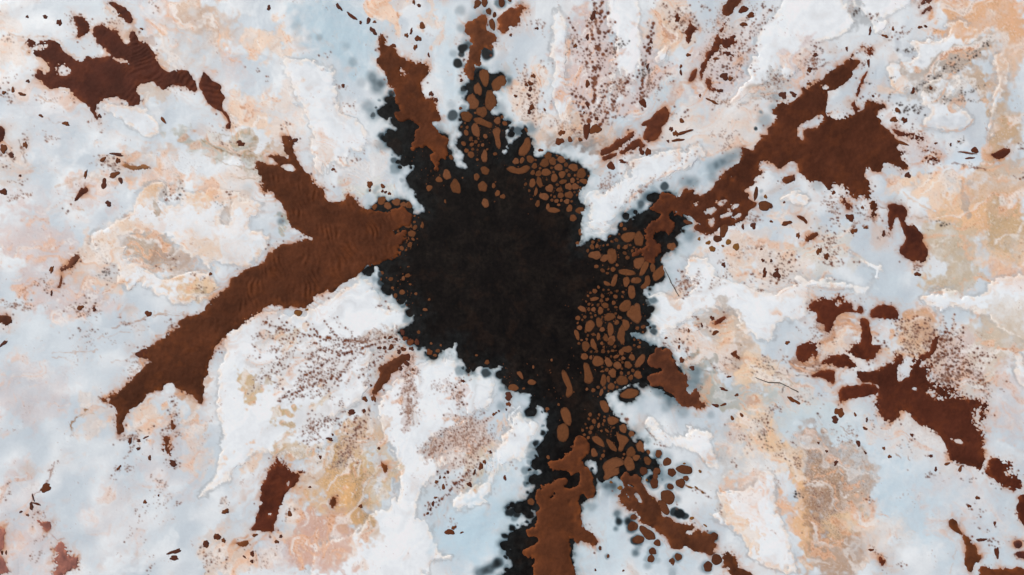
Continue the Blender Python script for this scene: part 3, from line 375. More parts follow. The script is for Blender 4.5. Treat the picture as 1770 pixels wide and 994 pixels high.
# soft tints suspended in the water / soaked into the flat: x, y, rx, ry, angle, colour, strength, mottling
PE, TA, PI, GT, OC, OR, OL, BL = (231, 203, 182), (205, 175, 153), (214, 193, 188), (184, 171, 161), (198, 154, 108), (232, 180, 141), (150, 141, 112), (178, 200, 212)
VEIL = [(330,60,75,75,0,TA,.75,1),(270,20,40,40,0,PI,.5,1),(450,70,60,26,25,PE,.8,.6),(435,200,38,32,0,PE,.9,.6),(500,190,30,50,0,PE,.5,.8),(385,140,35,60,0,PI,.6,.8),(665,15,17,38,-20,(236,208,188),.9,.2),
 (745,15,15,55,0,PE,.6,.3),(570,40,80,60,15,BL,.9,.3),(610,85,70,40,30,BL,.8,.3),(770,110,30,120,0,(196,214,224),.6,.2),(220,285,70,30,-10,TA,.7,1),(165,330,50,30,-20,PI,.6,1),(60,420,95,55,15,PI,.75,.8),
 (110,500,80,60,20,PI,.8,1),(155,470,40,40,0,TA,.5,1),(40,340,60,30,0,PI,.4,.8),(20,260,40,60,0,TA,.45,1),(20,80,30,50,0,PE,.4,.8),(290,312,50,28,15,OR,.6,1),(390,330,45,35,0,PE,.6,1),(190,440,50,60,40,PE,.7,.8),
 (330,490,45,25,0,(222,184,140),.9,1),(255,430,65,32,25,GT,.95,.6),(350,425,40,45,30,PE,.5,1),(295,335,24,16,0,GT,.8,.5),
 (1015,110,40,130,0,PI,.9,.6),(1020,230,60,45,0,TA,.6,.8),(920,180,38,65,0,PE,.7,.7),(960,230,60,30,0,PE,.5,.8),(1085,165,22,40,25,PI,.6,.8),(1125,130,30,90,0,PI,.75,.7),(1160,40,40,45,30,PE,.75,.8),(1180,190,45,80,0,PE,.4,.9),
 (1240,110,60,70,20,PI,.7,.7),(1200,60,30,50,10,(198,206,212),.6,.4),(1260,210,70,60,-30,PE,.35,.9),(1330,145,50,26,-30,GT,.6,.8),(1280,250,60,25,-35,PE,.35,.9),(1400,110,25,45,0,PI,.5,.8),(1480,30,18,30,-30,(176,178,180),.9,.3),
 (1690,25,100,40,10,OR,.85,.9),(1755,60,40,60,0,OR,.6,.9),(1655,110,60,28,-35,GT,.95,.6),(1600,130,50,20,-35,GT,.7,.7),(1700,150,40,25,0,(200,178,160),.8,.8),(1570,85,30,12,0,(196,200,206),.9,.3),(1650,165,40,14,0,GT,.7,.7),
 (1740,110,25,50,0,TA,.6,.9),(1735,215,28,50,10,(196,168,140),.85,.9),(1705,240,15,25,0,OR,.6,.7),(1680,200,40,25,0,(205,208,212),.6,.5),(1540,140,25,20,0,PE,.5,.8),
 (1715,350,70,55,10,OR,.8,1),(1740,300,50,40,0,(200,178,156),.6,1),(1735,400,55,50,0,(204, 176, 142),.85,.9),(1625,340,55,28,35,(238,206,184),.95,.6),(1670,390,40,45,0,OR,.6,.9),(1640,430,45,55,-10,(198, 178, 152),.85,.8),
 (1660,480,45,25,0,(200, 180, 154),.8,.8),(1755,470,50,35,0,OR,.5,.9),(1560,315,45,25,20,PE,.6,.8),(1660,330,20,20,0,GT,.7,.5),(1725,590,55,60,35,(200,182,162),.8,.7),(1690,640,35,90,0,(214,198,184),.7,.8),(1740,700,40,70,0,PI,.4,.8),
 (1590,580,55,45,0,(220,184,152),.8,.8),(1650,620,40,50,20,PI,.7,.8),(1460,570,30,45,0,PE,.7,.8),(1430,620,50,35,0,PE,.4,.9),(1480,540,45,20,0,(196,204,212),.7,.3),(1520,500,60,40,0,(196,208,216),.6,.4),
 (1350,470,60,55,0,PE,.55,.8),(1260,445,38,35,0,PE,.65,.7),(1430,440,50,45,0,(214,204,190),.6,.6),(1380,370,40,30,0,PE,.55,.7),(1310,420,40,20,0,PE,.4,.8),(1240,560,45,32,0,GT,.9,.5),(1255,580,35,25,0,PE,.6,.7),
 (1185,500,25,22,0,PE,.7,.7),(1210,610,60,25,10,PE,.6,.8),(1275,610,30,30,0,TA,.7,.6),(1310,630,45,28,0,(228,196,164),.75,.8),(1160,575,35,20,0,PE,.5,.8),(1360,640,30,25,0,PE,.5,.9),(1370,690,45,25,30,PE,.5,.8),
 (1260,680,90,26,10,OL,.55,.5),(1205,640,30,20,0,(110,112,96),.6,.4),(1330,700,60,30,10,(186,196,196),.6,.4),
 (1420,850,38,110,-8,(168,134,110),.95,.7),(1460,830,40,60,-35,(184,150,124),.8,.8),(1380,850,22,120,-5,OR,.75,.6),(1470,900,50,60,-30,PE,.8,.9),(1440,960,60,50,0,(186,156,134),.7,.9),(1520,920,60,50,-20,PE,.5,.9),
 (1330,760,32,60,-15,PE,.9,.8),(1365,790,30,45,-20,(226,186,146),.8,.9),(1270,770,35,55,0,GT,.5,.7),(1240,830,50,40,0,(208,206,204),.5,.5),(1290,870,30,60,-30,OR,.7,.8),(1310,740,20,30,0,GT,.6,.6),(1345,760,18,40,-10,GT,.6,.6),
 (600,830,48,90,0,(196,156,108),.95,.7),(585,870,30,60,0,OR,.6,.7),(655,800,26,70,-15,(206,178,142),.75,.6),(625,900,25,40,0,OC,.6,.7),(530,850,30,45,0,TA,.5,1),(655,800,12,45,-10,(206,216,222),.8,.3),
 (560,930,48,60,0,(206,166,150),.95,.5),(480,950,60,40,0,PI,.8,.9),(510,900,30,40,0,PE,.6,1),(590,950,40,30,0,PE,.7,.8),(430,668,20,38,8,(198,170,130),.9,.5),(495,715,28,16,-15,(190,164,126),.9,.6),(445,645,10,16,0,(176,150,116),.8,.5),
 (505,770,32,22,15,(196,170,136),.9,.6),(500,588,24,22,0,(206,184,160),.8,.7),(535,565,14,14,0,PE,.7,.5),(562,688,10,20,20,(206,184,152),.8,.5),(475,670,14,12,0,PE,.7,.6),(640,745,35,35,20,TA,.8,.8),(615,700,60,30,0,(214,208,206),.5,.7),
 (430,810,38,22,-25,PE,.8,.8),(470,790,14,24,0,(206,206,208),.7,.3),(560,640,60,45,0,(208,200,196),.55,.8),(480,620,35,40,0,(206,198,194),.5,.8),
 (250,725,50,45,-20,PE,.8,.8),(330,720,18,60,0,(220,188,164),.7,.9),(340,790,35,30,20,PE,.5,1),(300,800,60,60,0,PI,.3,1),(155,730,28,45,15,PE,.5,.8),(50,680,80,60,0,PI,.45,.5),(40,880,50,70,0,PI,.5,.8),(60,960,60,50,0,(222,190,180),.4,.9),
 (200,900,60,80,0,PI,.25,.8),(420,960,70,30,0,PE,.6,1),(395,920,40,30,0,TA,.4,1),
 (700,650,22,60,0,PI,.7,.8),(708,710,18,30,0,(196,184,178),.9,.6),(660,610,50,30,-20,GT,.6,.8),(790,680,22,20,0,PI,.7,.8),(800,765,50,42,-20,(206,186,176),.85,.7),(745,780,22,16,0,GT,.7,.6),(830,815,24,40,10,(200,180,152),.8,.6),(850,750,22,26,0,PE,.7,.7),
 (880,735,14,20,0,PE,.6,.5),(765,850,22,50,25,(198,208,214),.8,.3),(820,920,60,75,30,(190,212,224),.9,.2),(860,830,35,40,20,(196,214,224),.8,.2),(1040,930,40,60,0,(206,222,230),.6,.2),(1130,960,70,40,0,(200,216,225),.6,.2),
 (1450,790,110,60,30,(200,214,223),.85,.3),(1600,880,130,70,30,(197,213,223),.9,.3),(1680,960,60,50,0,(206,218,226),.6,.3),(1560,740,80,50,20,(222,212,206),.5,.7),(1420,720,60,40,0,(198,210,214),.7,.4),(1660,880,60,60,0,PI,.3,.8),
 (380,255,100,24,18,OL,.5,.9),(440,300,40,20,0,OL,.4,.7),(480,380,14,22,20,(140,146,126),.6,.3),(340,160,60,60,0,(208,216,222),.5,.3),(90,200,90,80,0,PI,.2,1),(80,600,120,60,0,(212,220,226),.6,.3),(640,330,40,14,0,(214,212,196),.5,.5),
 (555,255,30,40,0,PE,.4,.8),(630,300,40,30,20,(226,218,214),.5,.5),(1230,330,90,30,-32,(178,196,206),.6,.3),(1150,180,70,25,-45,(190,206,216),.8,.3),(1050,270,20,20,0,TA,.4,.6),(1000,255,55,22,0,(120,88,66),.6,.4),(985,230,70,18,0,TA,.6,.6),
 (1500,160,30,30,0,(205,212,220),.5,.4),(1620,210,60,25,15,(198,202,208),.7,.4),(1650,270,110,20,5,(206,218,228),.8,.2),(1510,330,30,30,0,(196,210,222),.6,.2),(240,120,30,25,0,(220,205,196),.4,.6),(250,150,35,18,20,(200,165,130),.5,.6),(1410,612,28,22,0,(150,100,70),.7,.8),(1450,560,30,20,20,(176,120,86),.6,.8),(1475,575,35,10,10,(196,140,104),.6,.6),(1500,660,40,10,0,(150,96,66),.5,.7),(228,72,26,24,45,(160,112,80),.6,.8),(205,60,20,30,0,(200,160,130),.5,.8),(1590,560,40,35,0,(196,140,100),.5,1),(1330,660,60,10,8,(176,150,120),.5,.8),(1580,255,60,25,10,(206,160,140),.35,1),(255,615,25,18,-30,(176,124,90),.6,.9),(330,675,22,14,20,(176,120,70),.6,.8),(485,255,10,30,0,(190,150,110),.5,.6),(430,255,60,12,12,(170,136,92),.5,.9)]

DARK = """T2 670,215,20,.3 610,215,18,.2 860,355,28,.35 820,265,25,.2 975,440,38,.55 1000,500,42,.55 1035,470,30,.5 950,610,38,.4 975,660,35,.35 1030,840,36,.35 1050,770,33,.5 905,470,30,.25 540,150,30,.2
T3 470,300,40,.8 420,430,46,.9 375,400,36,.6 400,120,50,.35 470,60,50,.3 500,200,40,.3 360,260,30,.7 600,470,26,.5 330,275,28,.97 300,362,28,.97 325,310,20,.8 320,160,25,.4 315,60,30,.35 280,310,25,.35 330,525,24,.6 275,660,32,.75 265,600,30,.25 200,730,28,.3 460,320,30,.7 490,320,18,.7 450,270,26,.5 600,450,22,.4 545,620,34,.35 585,700,28,.5 660,740,32,.5 730,730,36,.5 850,800,36,.3
930,830,46,.3 1040,830,50,.3 340,230,24,.3 360,180,26,.4 390,230,20,.5 430,390,24,.6 340,380,20,.5 660,20,20,.25 M4 325,240,26,.75 440,210,36,.4 490,215,36,.45 600,130,38,.4 690,80,46,.5 640,110,36,.45 750,50,38,.4 600,185,28,.35 225,295,33,.6 190,335,26,.7 180,370,22,.5
470,520,36,.35 500,540,46,.25 440,450,28,.5 880,270,12,.4 885,310,14,.3 540,470,26,.4 720,440,30,.2 M5 140,230,35,.3 590,330,50,.15 T4 850,735,12,.8 900,690,44,.4 950,620,28,.4 960,560,28,.35 880,640,12,.5 70,760,30,.2 L4 240,440,36,.6 480,640,52,.5 350,690,46,.5 340,770,36,.35 430,800,38,.35 590,820,22,.3 500,560,36,.5
160,370,36,.5 210,420,36,.7 380,740,40,.45 290,690,30,.5 540,600,40,.3 230,300,22,.5 B3 630,605,24,.92 600,640,32,.4 655,590,24,.85 560,810,33,.5 540,920,36,.7 480,960,40,.7 430,980,38,.6 720,380,12,.6 1170,500,46,.4 1190,480,20,.3 1225,685,23,.7 1215,640,24,.4 1210,725,19,.4 1070,605,32,.4 1315,795,26,.8 1290,690,33,.65 1315,870,24,.4 1140,480,30,.4
1270,560,30,.5 560,860,24,.5 520,930,30,.6 B4 110,520,90,.25 250,610,90,.22 330,700,80,.2 60,470,60,.3 330,400,70,.22 60,685,23,.55 60,640,28,.35 415,645,30,.95 385,630,28,.8 445,660,22,.8 115,685,24,.65 175,830,21,.45 160,865,24,.35 230,940,26,.4 290,910,18,.3 375,970,28,.3 45,730,14,.3 340,320,36,.3 300,440,40,.35 370,430,36,.4 240,360,36,.55 400,560,26,.4 200,770,44,.35 575,945,36,.3 620,900,36,.3 280,390,40,.4
M2 1040,840,15,.8 985,770,18,.45 985,270,14,.35 948,262,14,.35 1000,250,16,.3 947,728,27,1 450,440,24,.55 1070,310,14,.4 1020,738,22,.8 1075,765,26,.9 1020,770,20,.7 440,400,16,.3 260,255,36,.15 L3 335,550,10,.8 318,575,10,.5 555,770,32,.4 555,670,18,.45 120,470,12,.7 28,402,24,.5 68,402,20,.6 593,712,28,.35"""

# specks too small to be pieces: tile cx,cy,rx,ry,angle,count,rmin,rmax  (px of the sheet / photo px)
SPECK = """L2 400,350,90,60,-20,60,.8,1.7 320,440,25,90,0,26,.9,1.8 470,440,50,90,0,60,.8,1.6 440,580,60,60,20,50,.8,1.8 690,560,130,100,-30,150,.7,1.6 620,640,120,40,-25,60,.8,1.7 540,700,70,30,0,40,.8,1.8 640,490,40,40,0,20,.8,1.8 880,430,60,70,-30,50,.7,1.7 910,390,60,25,0,26,.8,1.6
1010,370,60,40,0,70,.6,1.3 900,850,100,80,0,70,.8,2.4 650,880,60,50,0,50,.8,1.6 1180,720,60,110,0,150,.5,1.2 1185,800,30,50,0,24,.8,1.8 1170,590,40,60,0,40,.8,1.6 950,600,40,60,0,40,.6,1.3 1210,510,40,50,0,40,.6,1.6 800,750,50,30,0,24,.8,1.5 830,570,20,60,0,16,.8,1.7 1110,330,20,30,0,20,.7,1.4
B2 850,250,60,60,0,120,.7,1.5 800,330,70,50,0,60,.7,1.4 650,140,60,45,0,40,.8,1.7 630,220,60,40,0,50,.8,1.7 880,360,30,40,0,16,.9,1.8 330,900,70,60,0,50,.5,1.2 100,880,90,50,0,40,.6,1.6 140,580,30,40,0,20,.7,1.5 490,620,40,40,0,26,.7,1.8 1290,270,50,40,0,30,.7,1.5
L3 35,760,40,90,0,140,.5,1.3 300,690,45,45,0,40,.8,1.7 340,615,40,30,0,20,.9,2 205,640,50,50,0,50,.5,1.2 40,540,30,90,0,60,.7,1.7 370,950,110,60,0,260,.5,1.2 220,965,70,25,0,50,.6,1.3 400,830,60,20,0,30,.7,1.5
B3 350,180,90,90,-30,300,.5,1.2 160,260,55,45,0,90,.5,1.3 210,450,45,60,25,26,.9,2.4 150,600,25,45,0,16,.9,2 380,330,60,70,0,110,.6,1.5 480,220,30,50,0,24,.7,1.8 270,350,30,30,0,14,.8,1.7 265,670,25,30,0,14,.7,1.4 620,360,30,20,0,10,.8,1.4 350,450,30,40,0,18,.8,1.7 580,150,50,40,0,20,.7,1.5
T3 1075,90,40,90,8,50,.7,1.9 1050,400,55,190,5,50,.7,1.6 960,260,25,90,-12,40,.7,2 1150,290,50,110,20,30,.7,1.7 1110,640,60,40,-35,40,.7,1.8 1190,630,50,20,-20,30,.7,2 720,540,70,110,0,90,.7,1.7 1230,490,40,60,15,50,.7,2 760,130,40,35,0,26,.7,1.6 690,400,50,30,0,24,.7,1.6 880,720,70,40,0,60,.6,1.3 790,190,14,30,0,14,.7,1.2 800,360,40,30,0,14,.7,1.3 740,630,70,30,0,40,.7,1.6
1200,690,60,20,-30,30,.7,1.4 1000,760,60,40,0,40,.7,1.6 T4 215,480,45,110,10,90,.7,2 300,480,50,70,30,50,.7,1.8 400,110,45,50,0,80,.7,2.2 460,150,50,60,0,50,.7,2 620,130,45,90,25,130,.5,1.2 730,430,80,45,-10,60,.8,1.9 650,590,70,25,15,90,.5,1.3 1170,340,45,75,10,60,.7,1.8 960,480,55,30,0,70,.6,1.8 820,130,70,70,0,50,.7,1.7 680,790,70,60,-30,90,.6,1.3 880,560,40,60,20,50,.6,1.2
560,300,20,40,20,50,.5,1.1 790,300,40,60,0,40,.7,1.7 920,60,40,20,20,20,.8,1.9 430,650,60,30,0,16,.9,2 30,280,30,60,20,40,.7,2 20,500,50,50,0,50,.7,2 330,60,50,40,0,26,.8,2 550,30,30,30,0,16,.8,1.8 T5 120,370,40,85,8,50,.8,2 690,330,10,10,0,6,.8,1.5 620,180,70,25,-25,40,.7,1.9 450,110,40,20,0,20,.8,2 390,380,30,20,-30,14,.7,1.7 500,560,50,30,0,20,.7,1.4 1310,840,20,20,0,14,.8,2 640,730,60,25,10,24,.8,2
M5 215,580,55,130,-15,130,.7,1.9 225,350,40,45,0,60,.6,1.4 350,480,30,45,0,40,.7,2 710,705,28,25,0,40,.7,1.8 440,420,80,50,0,40,.7,1.7 1000,125,70,6,8,30,.7,1.9 780,170,10,25,0,8,.8,1.8 1300,190,30,40,0,12,.9,2.2 520,520,30,30,0,20,.7,1.6 360,390,40,30,0,20,.7,1.5 M4 440,800,50,45,-25,120,.7,1.7 500,780,40,30,0,50,.5,1.1 840,420,35,40,0,50,.6,1.8
930,700,90,60,0,40,.8,1.8 910,790,80,40,0,40,.8,1.9 1030,780,40,30,0,26,.8,2 760,640,25,18,0,24,.6,1.3 850,590,40,10,0,20,.7,1.5 1200,330,50,50,0,10,.8,1.6 650,660,40,30,0,20,.7,1.4 L4 520,290,50,40,0,30,.7,1.8 430,330,35,18,0,26,.7,1.6 890,530,45,55,30,90,.5,1.4 460,420,30,40,0,16,.9,1.8 690,530,70,35,0,50,.6,1.4 1230,330,60,60,0,110,.4,1.1 610,540,20,20,0,8,.8,1.6 350,400,40,20,0,20,.7,1.6 480,500,60,60,0,14,.8,1.7
940,770,60,20,20,20,.7,1.6 1030,510,60,50,0,26,.6,1.4 1130,720,70,40,30,40,.6,1.4 780,920,80,40,0,30,.7,1.5 L5 690,350,120,70,0,280,.6,2 830,420,60,80,20,150,.8,2.7 940,470,60,60,0,90,.8,2.6 990,590,90,60,0,150,.7,2.3 880,600,70,40,-20,130,.8,2.6 1080,640,40,60,0,60,.8,2.2 660,440,60,40,0,60,.5,1.5 130,340,80,50,0,60,.5,1.3 150,540,80,30,0,60,.5,1.4 620,540,20,50,0,24,.7,1.6 1180,670,60,40,0,10,.8,1.6
B4 900,190,40,60,0,50,.6,1.5 970,240,50,60,0,60,.6,1.5 1070,340,35,30,0,50,.6,1.5 110,100,30,20,30,20,.7,1.8 1200,560,90,150,0,120,.5,1.2 640,610,20,30,0,16,.7,1.5 960,430,40,40,0,16,.6,1.3 520,510,40,20,30,14,.8,1.8 440,590,60,40,0,10,.7,1.3 790,260,30,25,0,14,.8,2 720,330,14,40,0,10,.8,1.6 280,260,80,60,50,20,.8,1.8
B5 650,220,60,25,0,16,.8,1.8 730,300,90,80,30,16,.8,1.7 480,130,80,40,0,16,.8,1.8 330,200,60,50,45,26,.7,1.6 780,430,60,20,-10,16,.8,1.7 1020,460,80,20,10,12,.8,1.9 1100,640,120,80,0,24,.8,1.9 200,150,80,60,0,14,.8,1.9 420,560,30,20,30,12,.8,1.9 560,920,60,40,0,16,.8,1.9 1150,800,50,40,0,20,.8,1.9 300,520,70,50,20,40,.5,1.2 450,850,25,20,0,16,.8,1.8
M1 610,90,50,50,-30,60,.7,2 990,290,60,50,0,50,.7,1.7 100,300,50,28,0,40,.7,1.6 110,220,30,25,0,20,.8,1.8 250,790,50,45,0,50,.6,1.6 630,740,40,60,0,40,.6,1.5 500,930,70,40,15,60,.7,2 1130,790,70,50,0,30,.8,1.7 60,910,80,25,8,50,.7,1.9 560,560,20,20,0,8,.7,1.4 970,670,40,40,0,24,.8,1.8 1300,290,25,25,0,10,.8,1.9 730,130,60,30,0,40,.7,1.7 170,290,30,20,0,20,.7,1.4 380,380,30,30,0,8,.9,1.8
T1 50,550,50,80,0,50,.8,2.2 40,890,50,60,0,60,.7,2.2 150,830,30,70,-15,30,.8,2 50,225,50,20,15,24,.7,1.9 280,780,80,30,25,30,.7,1.7 250,570,60,25,25,30,.6,1.5 410,100,30,40,0,14,.8,1.9 660,120,50,30,0,24,.8,1.9 800,170,20,18,0,8,.8,2.2 340,560,20,20,0,8,.8,1.8 580,740,14,16,0,6,.8,1.8 880,40,30,50,0,20,.7,2 T2 800,500,30,25,0,16,.7,1.5 840,605,40,15,0,14,.7,1.7 870,920,50,50,20,24,.7,1.6 480,720,40,15,0,16,.8,1.9 300,400,40,30,0,8,.9,2.4 375,450,14,40,0,6,.9,2.2 700,310,60,20,20,8,.8,1.8 140,810,90,50,25,40,.6,1.5 250,900,120,50,15,50,.5,1.3
M2 720,250,60,6,-2,16,.7,1.8 1050,920,40,20,30,14,.7,1.7 745,150,20,30,0,8,.8,2 M3 1140,240,40,25,0,80,.6,1.3 1180,180,30,14,0,16,.8,1.7 1295,120,20,14,0,10,.9,1.8 1290,300,30,70,30,24,.7,1.6 1035,360,10,14,0,8,.8,1.4 M4 240,220,90,14,-38,50,.6,1.5 400,110,80,60,-30,40,.5,1.2 640,20,30,20,0,12,.7,1.5
L1 530,335,40,14,0,16,.8,1.8 990,300,40,25,0,40,.7,1.9 780,540,40,60,-45,60,.5,1.2 760,290,90,25,0,30,.6,1.4 1000,800,25,90,0,90,.6,1.8 960,910,40,30,0,30,.7,2 780,940,70,30,-15,70,.7,1.8 480,240,90,40,15,40,.7,1.9 110,190,140,25,5,60,.6,1.7 610,400,180,70,5,50,.5,1.2 B1 750,260,30,50,0,40,.7,1.7 740,375,20,20,0,26,.6,1.4 930,520,60,120,0,80,.6,1.4 670,400,20,40,0,20,.7,1.7 1000,350,30,20,30,50,.6,1.5
830,600,45,40,0,16,.8,1.9 200,870,60,70,0,30,.6,1.6 1230,870,70,40,0,40,.7,1.9 760,760,80,60,0,24,.6,1.5 300,400,14,60,20,30,.6,1.4 40,540,14,80,10,24,.6,1.6 870,940,20,50,0,12,.8,1.6 1190,920,30,60,0,30,.6,1.6"""
SPECKD = """T5 625,288,60,10,5,16,.8,2.2 670,285,30,14,0,24,.6,1.3 920,370,50,35,-15,50,.7,1.9 830,430,90,14,-35,50,.8,2.2 690,530,14,45,15,24,.8,2.2 930,572,110,8,3,60,.6,1.5 1040,515,70,10,-15,40,.7,1.8 680,640,70,25,-10,50,.7,2.2 1045,310,35,20,-20,26,.8,2.6 1105,245,35,8,-30,16,.8,2
600,620,30,25,0,16,.8,2.4 770,520,30,25,-30,30,.7,2 370,75,30,14,25,20,.8,2 560,465,20,14,0,8,.8,1.7 960,825,60,14,0,14,.7,1.7 430,475,20,8,0,6,.8,1.7 600,560,60,20,20,10,.7,1.5 M1 620,745,30,40,0,26,.7,1.8 1270,310,40,40,0,12,.9,2 985,280,50,40,0,16,.8,2 B2 820,320,80,60,0,40,.6,1.2 B4 900,200,30,50,0,16,.7,1.5 1075,510,14,40,0,10,1,2.4 T4 60,270,40,12,-40,30,.7,1.9 210,420,40,20,-30,40,.7,1.8 T3 1200,290,40,10,-35,26,.7,1.7 M5 840,450,40,14,12,16,.8,2.4
L4 880,520,40,40,0,16,.7,1.4"""
STREAK = [  # thin threads of stain: points, width px, colour, strength
 ("L1 500,785 440,830 410,890 415,940", 3, (150,104,52), .9), ("L1 540,810 500,805 470,830", 2, (200,168,140), .6), ("L1 570,718 610,752", 2, (120,76,40), .8), ("B1 315,340 295,420 260,490 190,540 185,620 260,660", 1.6, (150,100,80), .7), ("B1 290,750 330,790 370,790", 1.5, (176,128,110), .6),
 ("B1 50,690 25,730", 1.5, (190,150,130), .6), ("T1 50,190 150,212 240,205 330,230 400,310 500,345", 1.2, (200,165,140), .6), ("T1 130,270 160,310 240,340 280,380 270,420", 1.8, (205,170,140), .7), ("T1 255,500 330,515 390,510 430,555", 1.6, (205,170,140), .7),
 ("T1 200,540 260,575 310,590", 2.5, (205,165,135), .7), ("T1 110,800 130,860 155,955", 1.5, (110,70,50), .6), ("T1 280,680 310,710 370,710", 1.1, (170,130,110), .6), ("M1 425,330 420,355 450,370 480,375", 2.2, (196,166,140), .7), ("M1 415,310 410,340", 1.6, (190,160,130), .7), ("M1 620,60 610,100 625,130", 2, (120,80,60), .6),
 ("M1 640,110 650,150 660,110", 2, (120,80,60), .6), ("M1 660,250 670,200 650,190", 2, (150,105,75), .6), ("M1 500,180 440,195 380,215 320,245", 5, (206,180,162), .7), ("M1 0,120 120,140 200,130", 1.5, (205,180,160), .5), ("L1 60,310 50,360 30,400", 2, (214,186,170), .7),
 ("L1 300,460 440,463 560,450", 1, (190,150,125), .6), ("L1 640,315 730,300 880,240 1060,250", 1.4, (170,120,85), .6), ("L1 700,300 900,250", 1, (170,120,85), .5), ("L1 430,500 360,500 300,490", .9, (190,150,125), .5), ("L1 560,380 700,350 850,330", .9, (190,150,125), .5), ("L1 640,520 780,490", .9, (190,150,125), .5),
 ("T2 0,800 80,850 180,890 300,900", 1.6, (150,120,80), .6), ("T2 40,830 160,880 240,890", 1, (120,90,60), .7), ("T2 0,880 150,940 310,975", 1, (150,120,80), .5), ("T2 100,760 200,800 290,880", 1, (150,120,80), .5), ("T2 140,850 230,930 300,940", .9, (140,108,70), .6), ("M2 170,190 260,200 340,185", 1.1, (160,128,90), .5),
 ("T3 650,690 720,685 780,672 820,655", 1.4, (165,140,120), .7), ("T4 1000,640 1090,660", 1, (80,60,50), .0), ("L4 460,560 520,560 690,578", 1.4, (110,76,48), .5), ("L4 960,580 1030,585 1035,565", 1.4, (110,66,44), .8), ("L4 960,570 1000,510 1010,470", 1.2, (205,170,140), .6), ("L4 1060,530 1070,500", 2, (90,56,44), .8),
 ("L4 1000,680 1015,655", 1.5, (80,56,44), .8), ("L4 0,690 60,668 130,640 200,632", 2.2, (170,178,176), .8), ("L5 20,595 60,597 110,603", 1.6, (86,52,36), .8), ("L5 260,250 330,245 390,262 430,255", 4, (206,158,124), .8), ("L5 250,265 320,258 380,268", 3, (214,170,138), .8), ("L5 380,620 480,620 560,640", 5, (176,112,72), .6),
 ("M5 480,350 520,365 545,372", 1.6, (150,104,76), .8), ("M5 465,470 468,420", 2, (110,66,46), .8), ("M5 920,105 1000,125 1110,148", 1.4, (120,70,46), .7), ("T5 950,868 1030,880", 1.8, (90,54,46), .9), ("B5 280,150 340,190 380,240 420,295", 1.2, (150,110,80), .6), ("B5 590,290 620,325", 1.3, (160,120,90), .7), ("B5 650,300 680,335", 1.3, (160,120,90), .7),
 ("B5 940,355 980,370 960,400", 2, (150,96,60), .8), ("B5 940,770 935,860 905,980", 1.2, (200,180,170), .6), ("B5 950,735 960,690", 1.5, (110,70,46), .5), ("B5 270,290 295,250", 2, (150,160,165), .7), ("L4 225,900 280,965", 1.2, (90,70,60), .7), ("B4 450,480 490,492", 3, (130,86,50), .8), ("B4 500,490 550,520", 1.4, (140,96,66), .7),
 ("M1 1060,965 960,960 880,965", 2, (186,140,100), .7), ("T5 1130,885 1030,872 950,868", 1, (140,110,100), .6), ("T5 730,715 800,735 880,745 970,745 1040,690", 2, (214,180,160), .8), ("T5 1140,720 1130,600 1190,500", 2.4, (226,200,184), .7), ("T5 560,440 600,520 640,540 660,500", 2.4, (226,196,172), .8), ("T5 660,235 760,245 850,240 905,205", 2, (206,184,170), .8),
 ("M3 1260,390 1280,360 1290,300 1325,270", 1.6, (226,190,170), .7), ("M4 100,380 140,300 200,240 300,190 420,130", 1.8, (224,186,164), .7), ("M5 640,280 700,330 760,360 830,400 880,440", 3, (222,188,160), .7), ("M5 700,420 760,410 820,440", 2, (180,150,128), .7), ("L5 1085,590 1100,640 1095,700", 1.6, (110,66,50), .8), ("L5 1105,700 1120,740", 1.4, (120,76,60), .8)]

# ------------------------------------------------------------------ distances to pool and banks
pool_s = sdf([chaikin(pts(POOL)), chaikin(pts(POOL2))], 0, NX, 0, NY)
pool_s = pool_s + N_f * .5 + N_m * 1.2
lob = np.random.default_rng(21); LOBES = []
for (zx, zy, zrx, zry, n) in ((662,215,26,70,70),(690,275,30,40,40),(905,880,34,110,130),(925,770,30,60,60),(1105,345,55,34,80),(690,510,30,45,40),(720,600,30,25,24),(830,640,60,20,24),(1110,790,50,60,40),(1120,650,40,20,24),(815,150,20,60,40),(880,230,50,30,40),(1120,520,12,60,30),(1000,830,30,40,24)):
    for _ in range(n):
        x, y = zx + zrx * lob.uniform(-1, 1), zy + zry * lob.uniform(-1, 1); q = pool_s[int((y - Y0) / G), int((x - X0) / G)]
        if -13 < q < 4: LOBES.append((x, y, 2.0 + 7.5 * lob.random() ** 1.6, q))
for (x, y, r, q) in LOBES:
    if q < -6: continue
    i, j, k = int((x - X0) / G), int((y - Y0) / G), 12; sl = (slice(j - k, j + k), slice(i - k, i + k))
    pool_s[sl] = np.maximum(pool_s[sl], r - np.hypot(PX[sl] + .6 * N_m[sl] - x, (PY[sl] - y) * 1.1))
FRAY = [(1640,655,55,48,3.8),(1690,720,26,50,3.0),(1655,590,40,40,3.0),(1750,815,30,40,2.6),(58,76,28,16,1.3),(485,800,34,18,2.2),(1590,262,36,50,3.2),(1440,515,50,14,2.0),(1565,610,30,40,1.8),(120,975,40,40,1.8),(1530,700,60,14,1.6),(1440,600,60,40,1.6),(190,50,40,40,.8),(250,612,26,22,2.2),(1480,340,40,25,1.6),(300,790,30,40,2.0),(1265,120,60,60,1.2),(1500,80,30,30,1.4)]
fray = np.zeros((NY, NX), np.float32)
for (x, y, rx, ry, a) in FRAY: fray = np.maximum(fray, a * (1 - sstep(np.hypot((PX - x) / rx, (PY - y) / ry), .55, 1.15)))
N_g = noise(18, 3, 12, .6)
bank_data = []; bank_s = np.full((NY, NX), -60, np.float32)
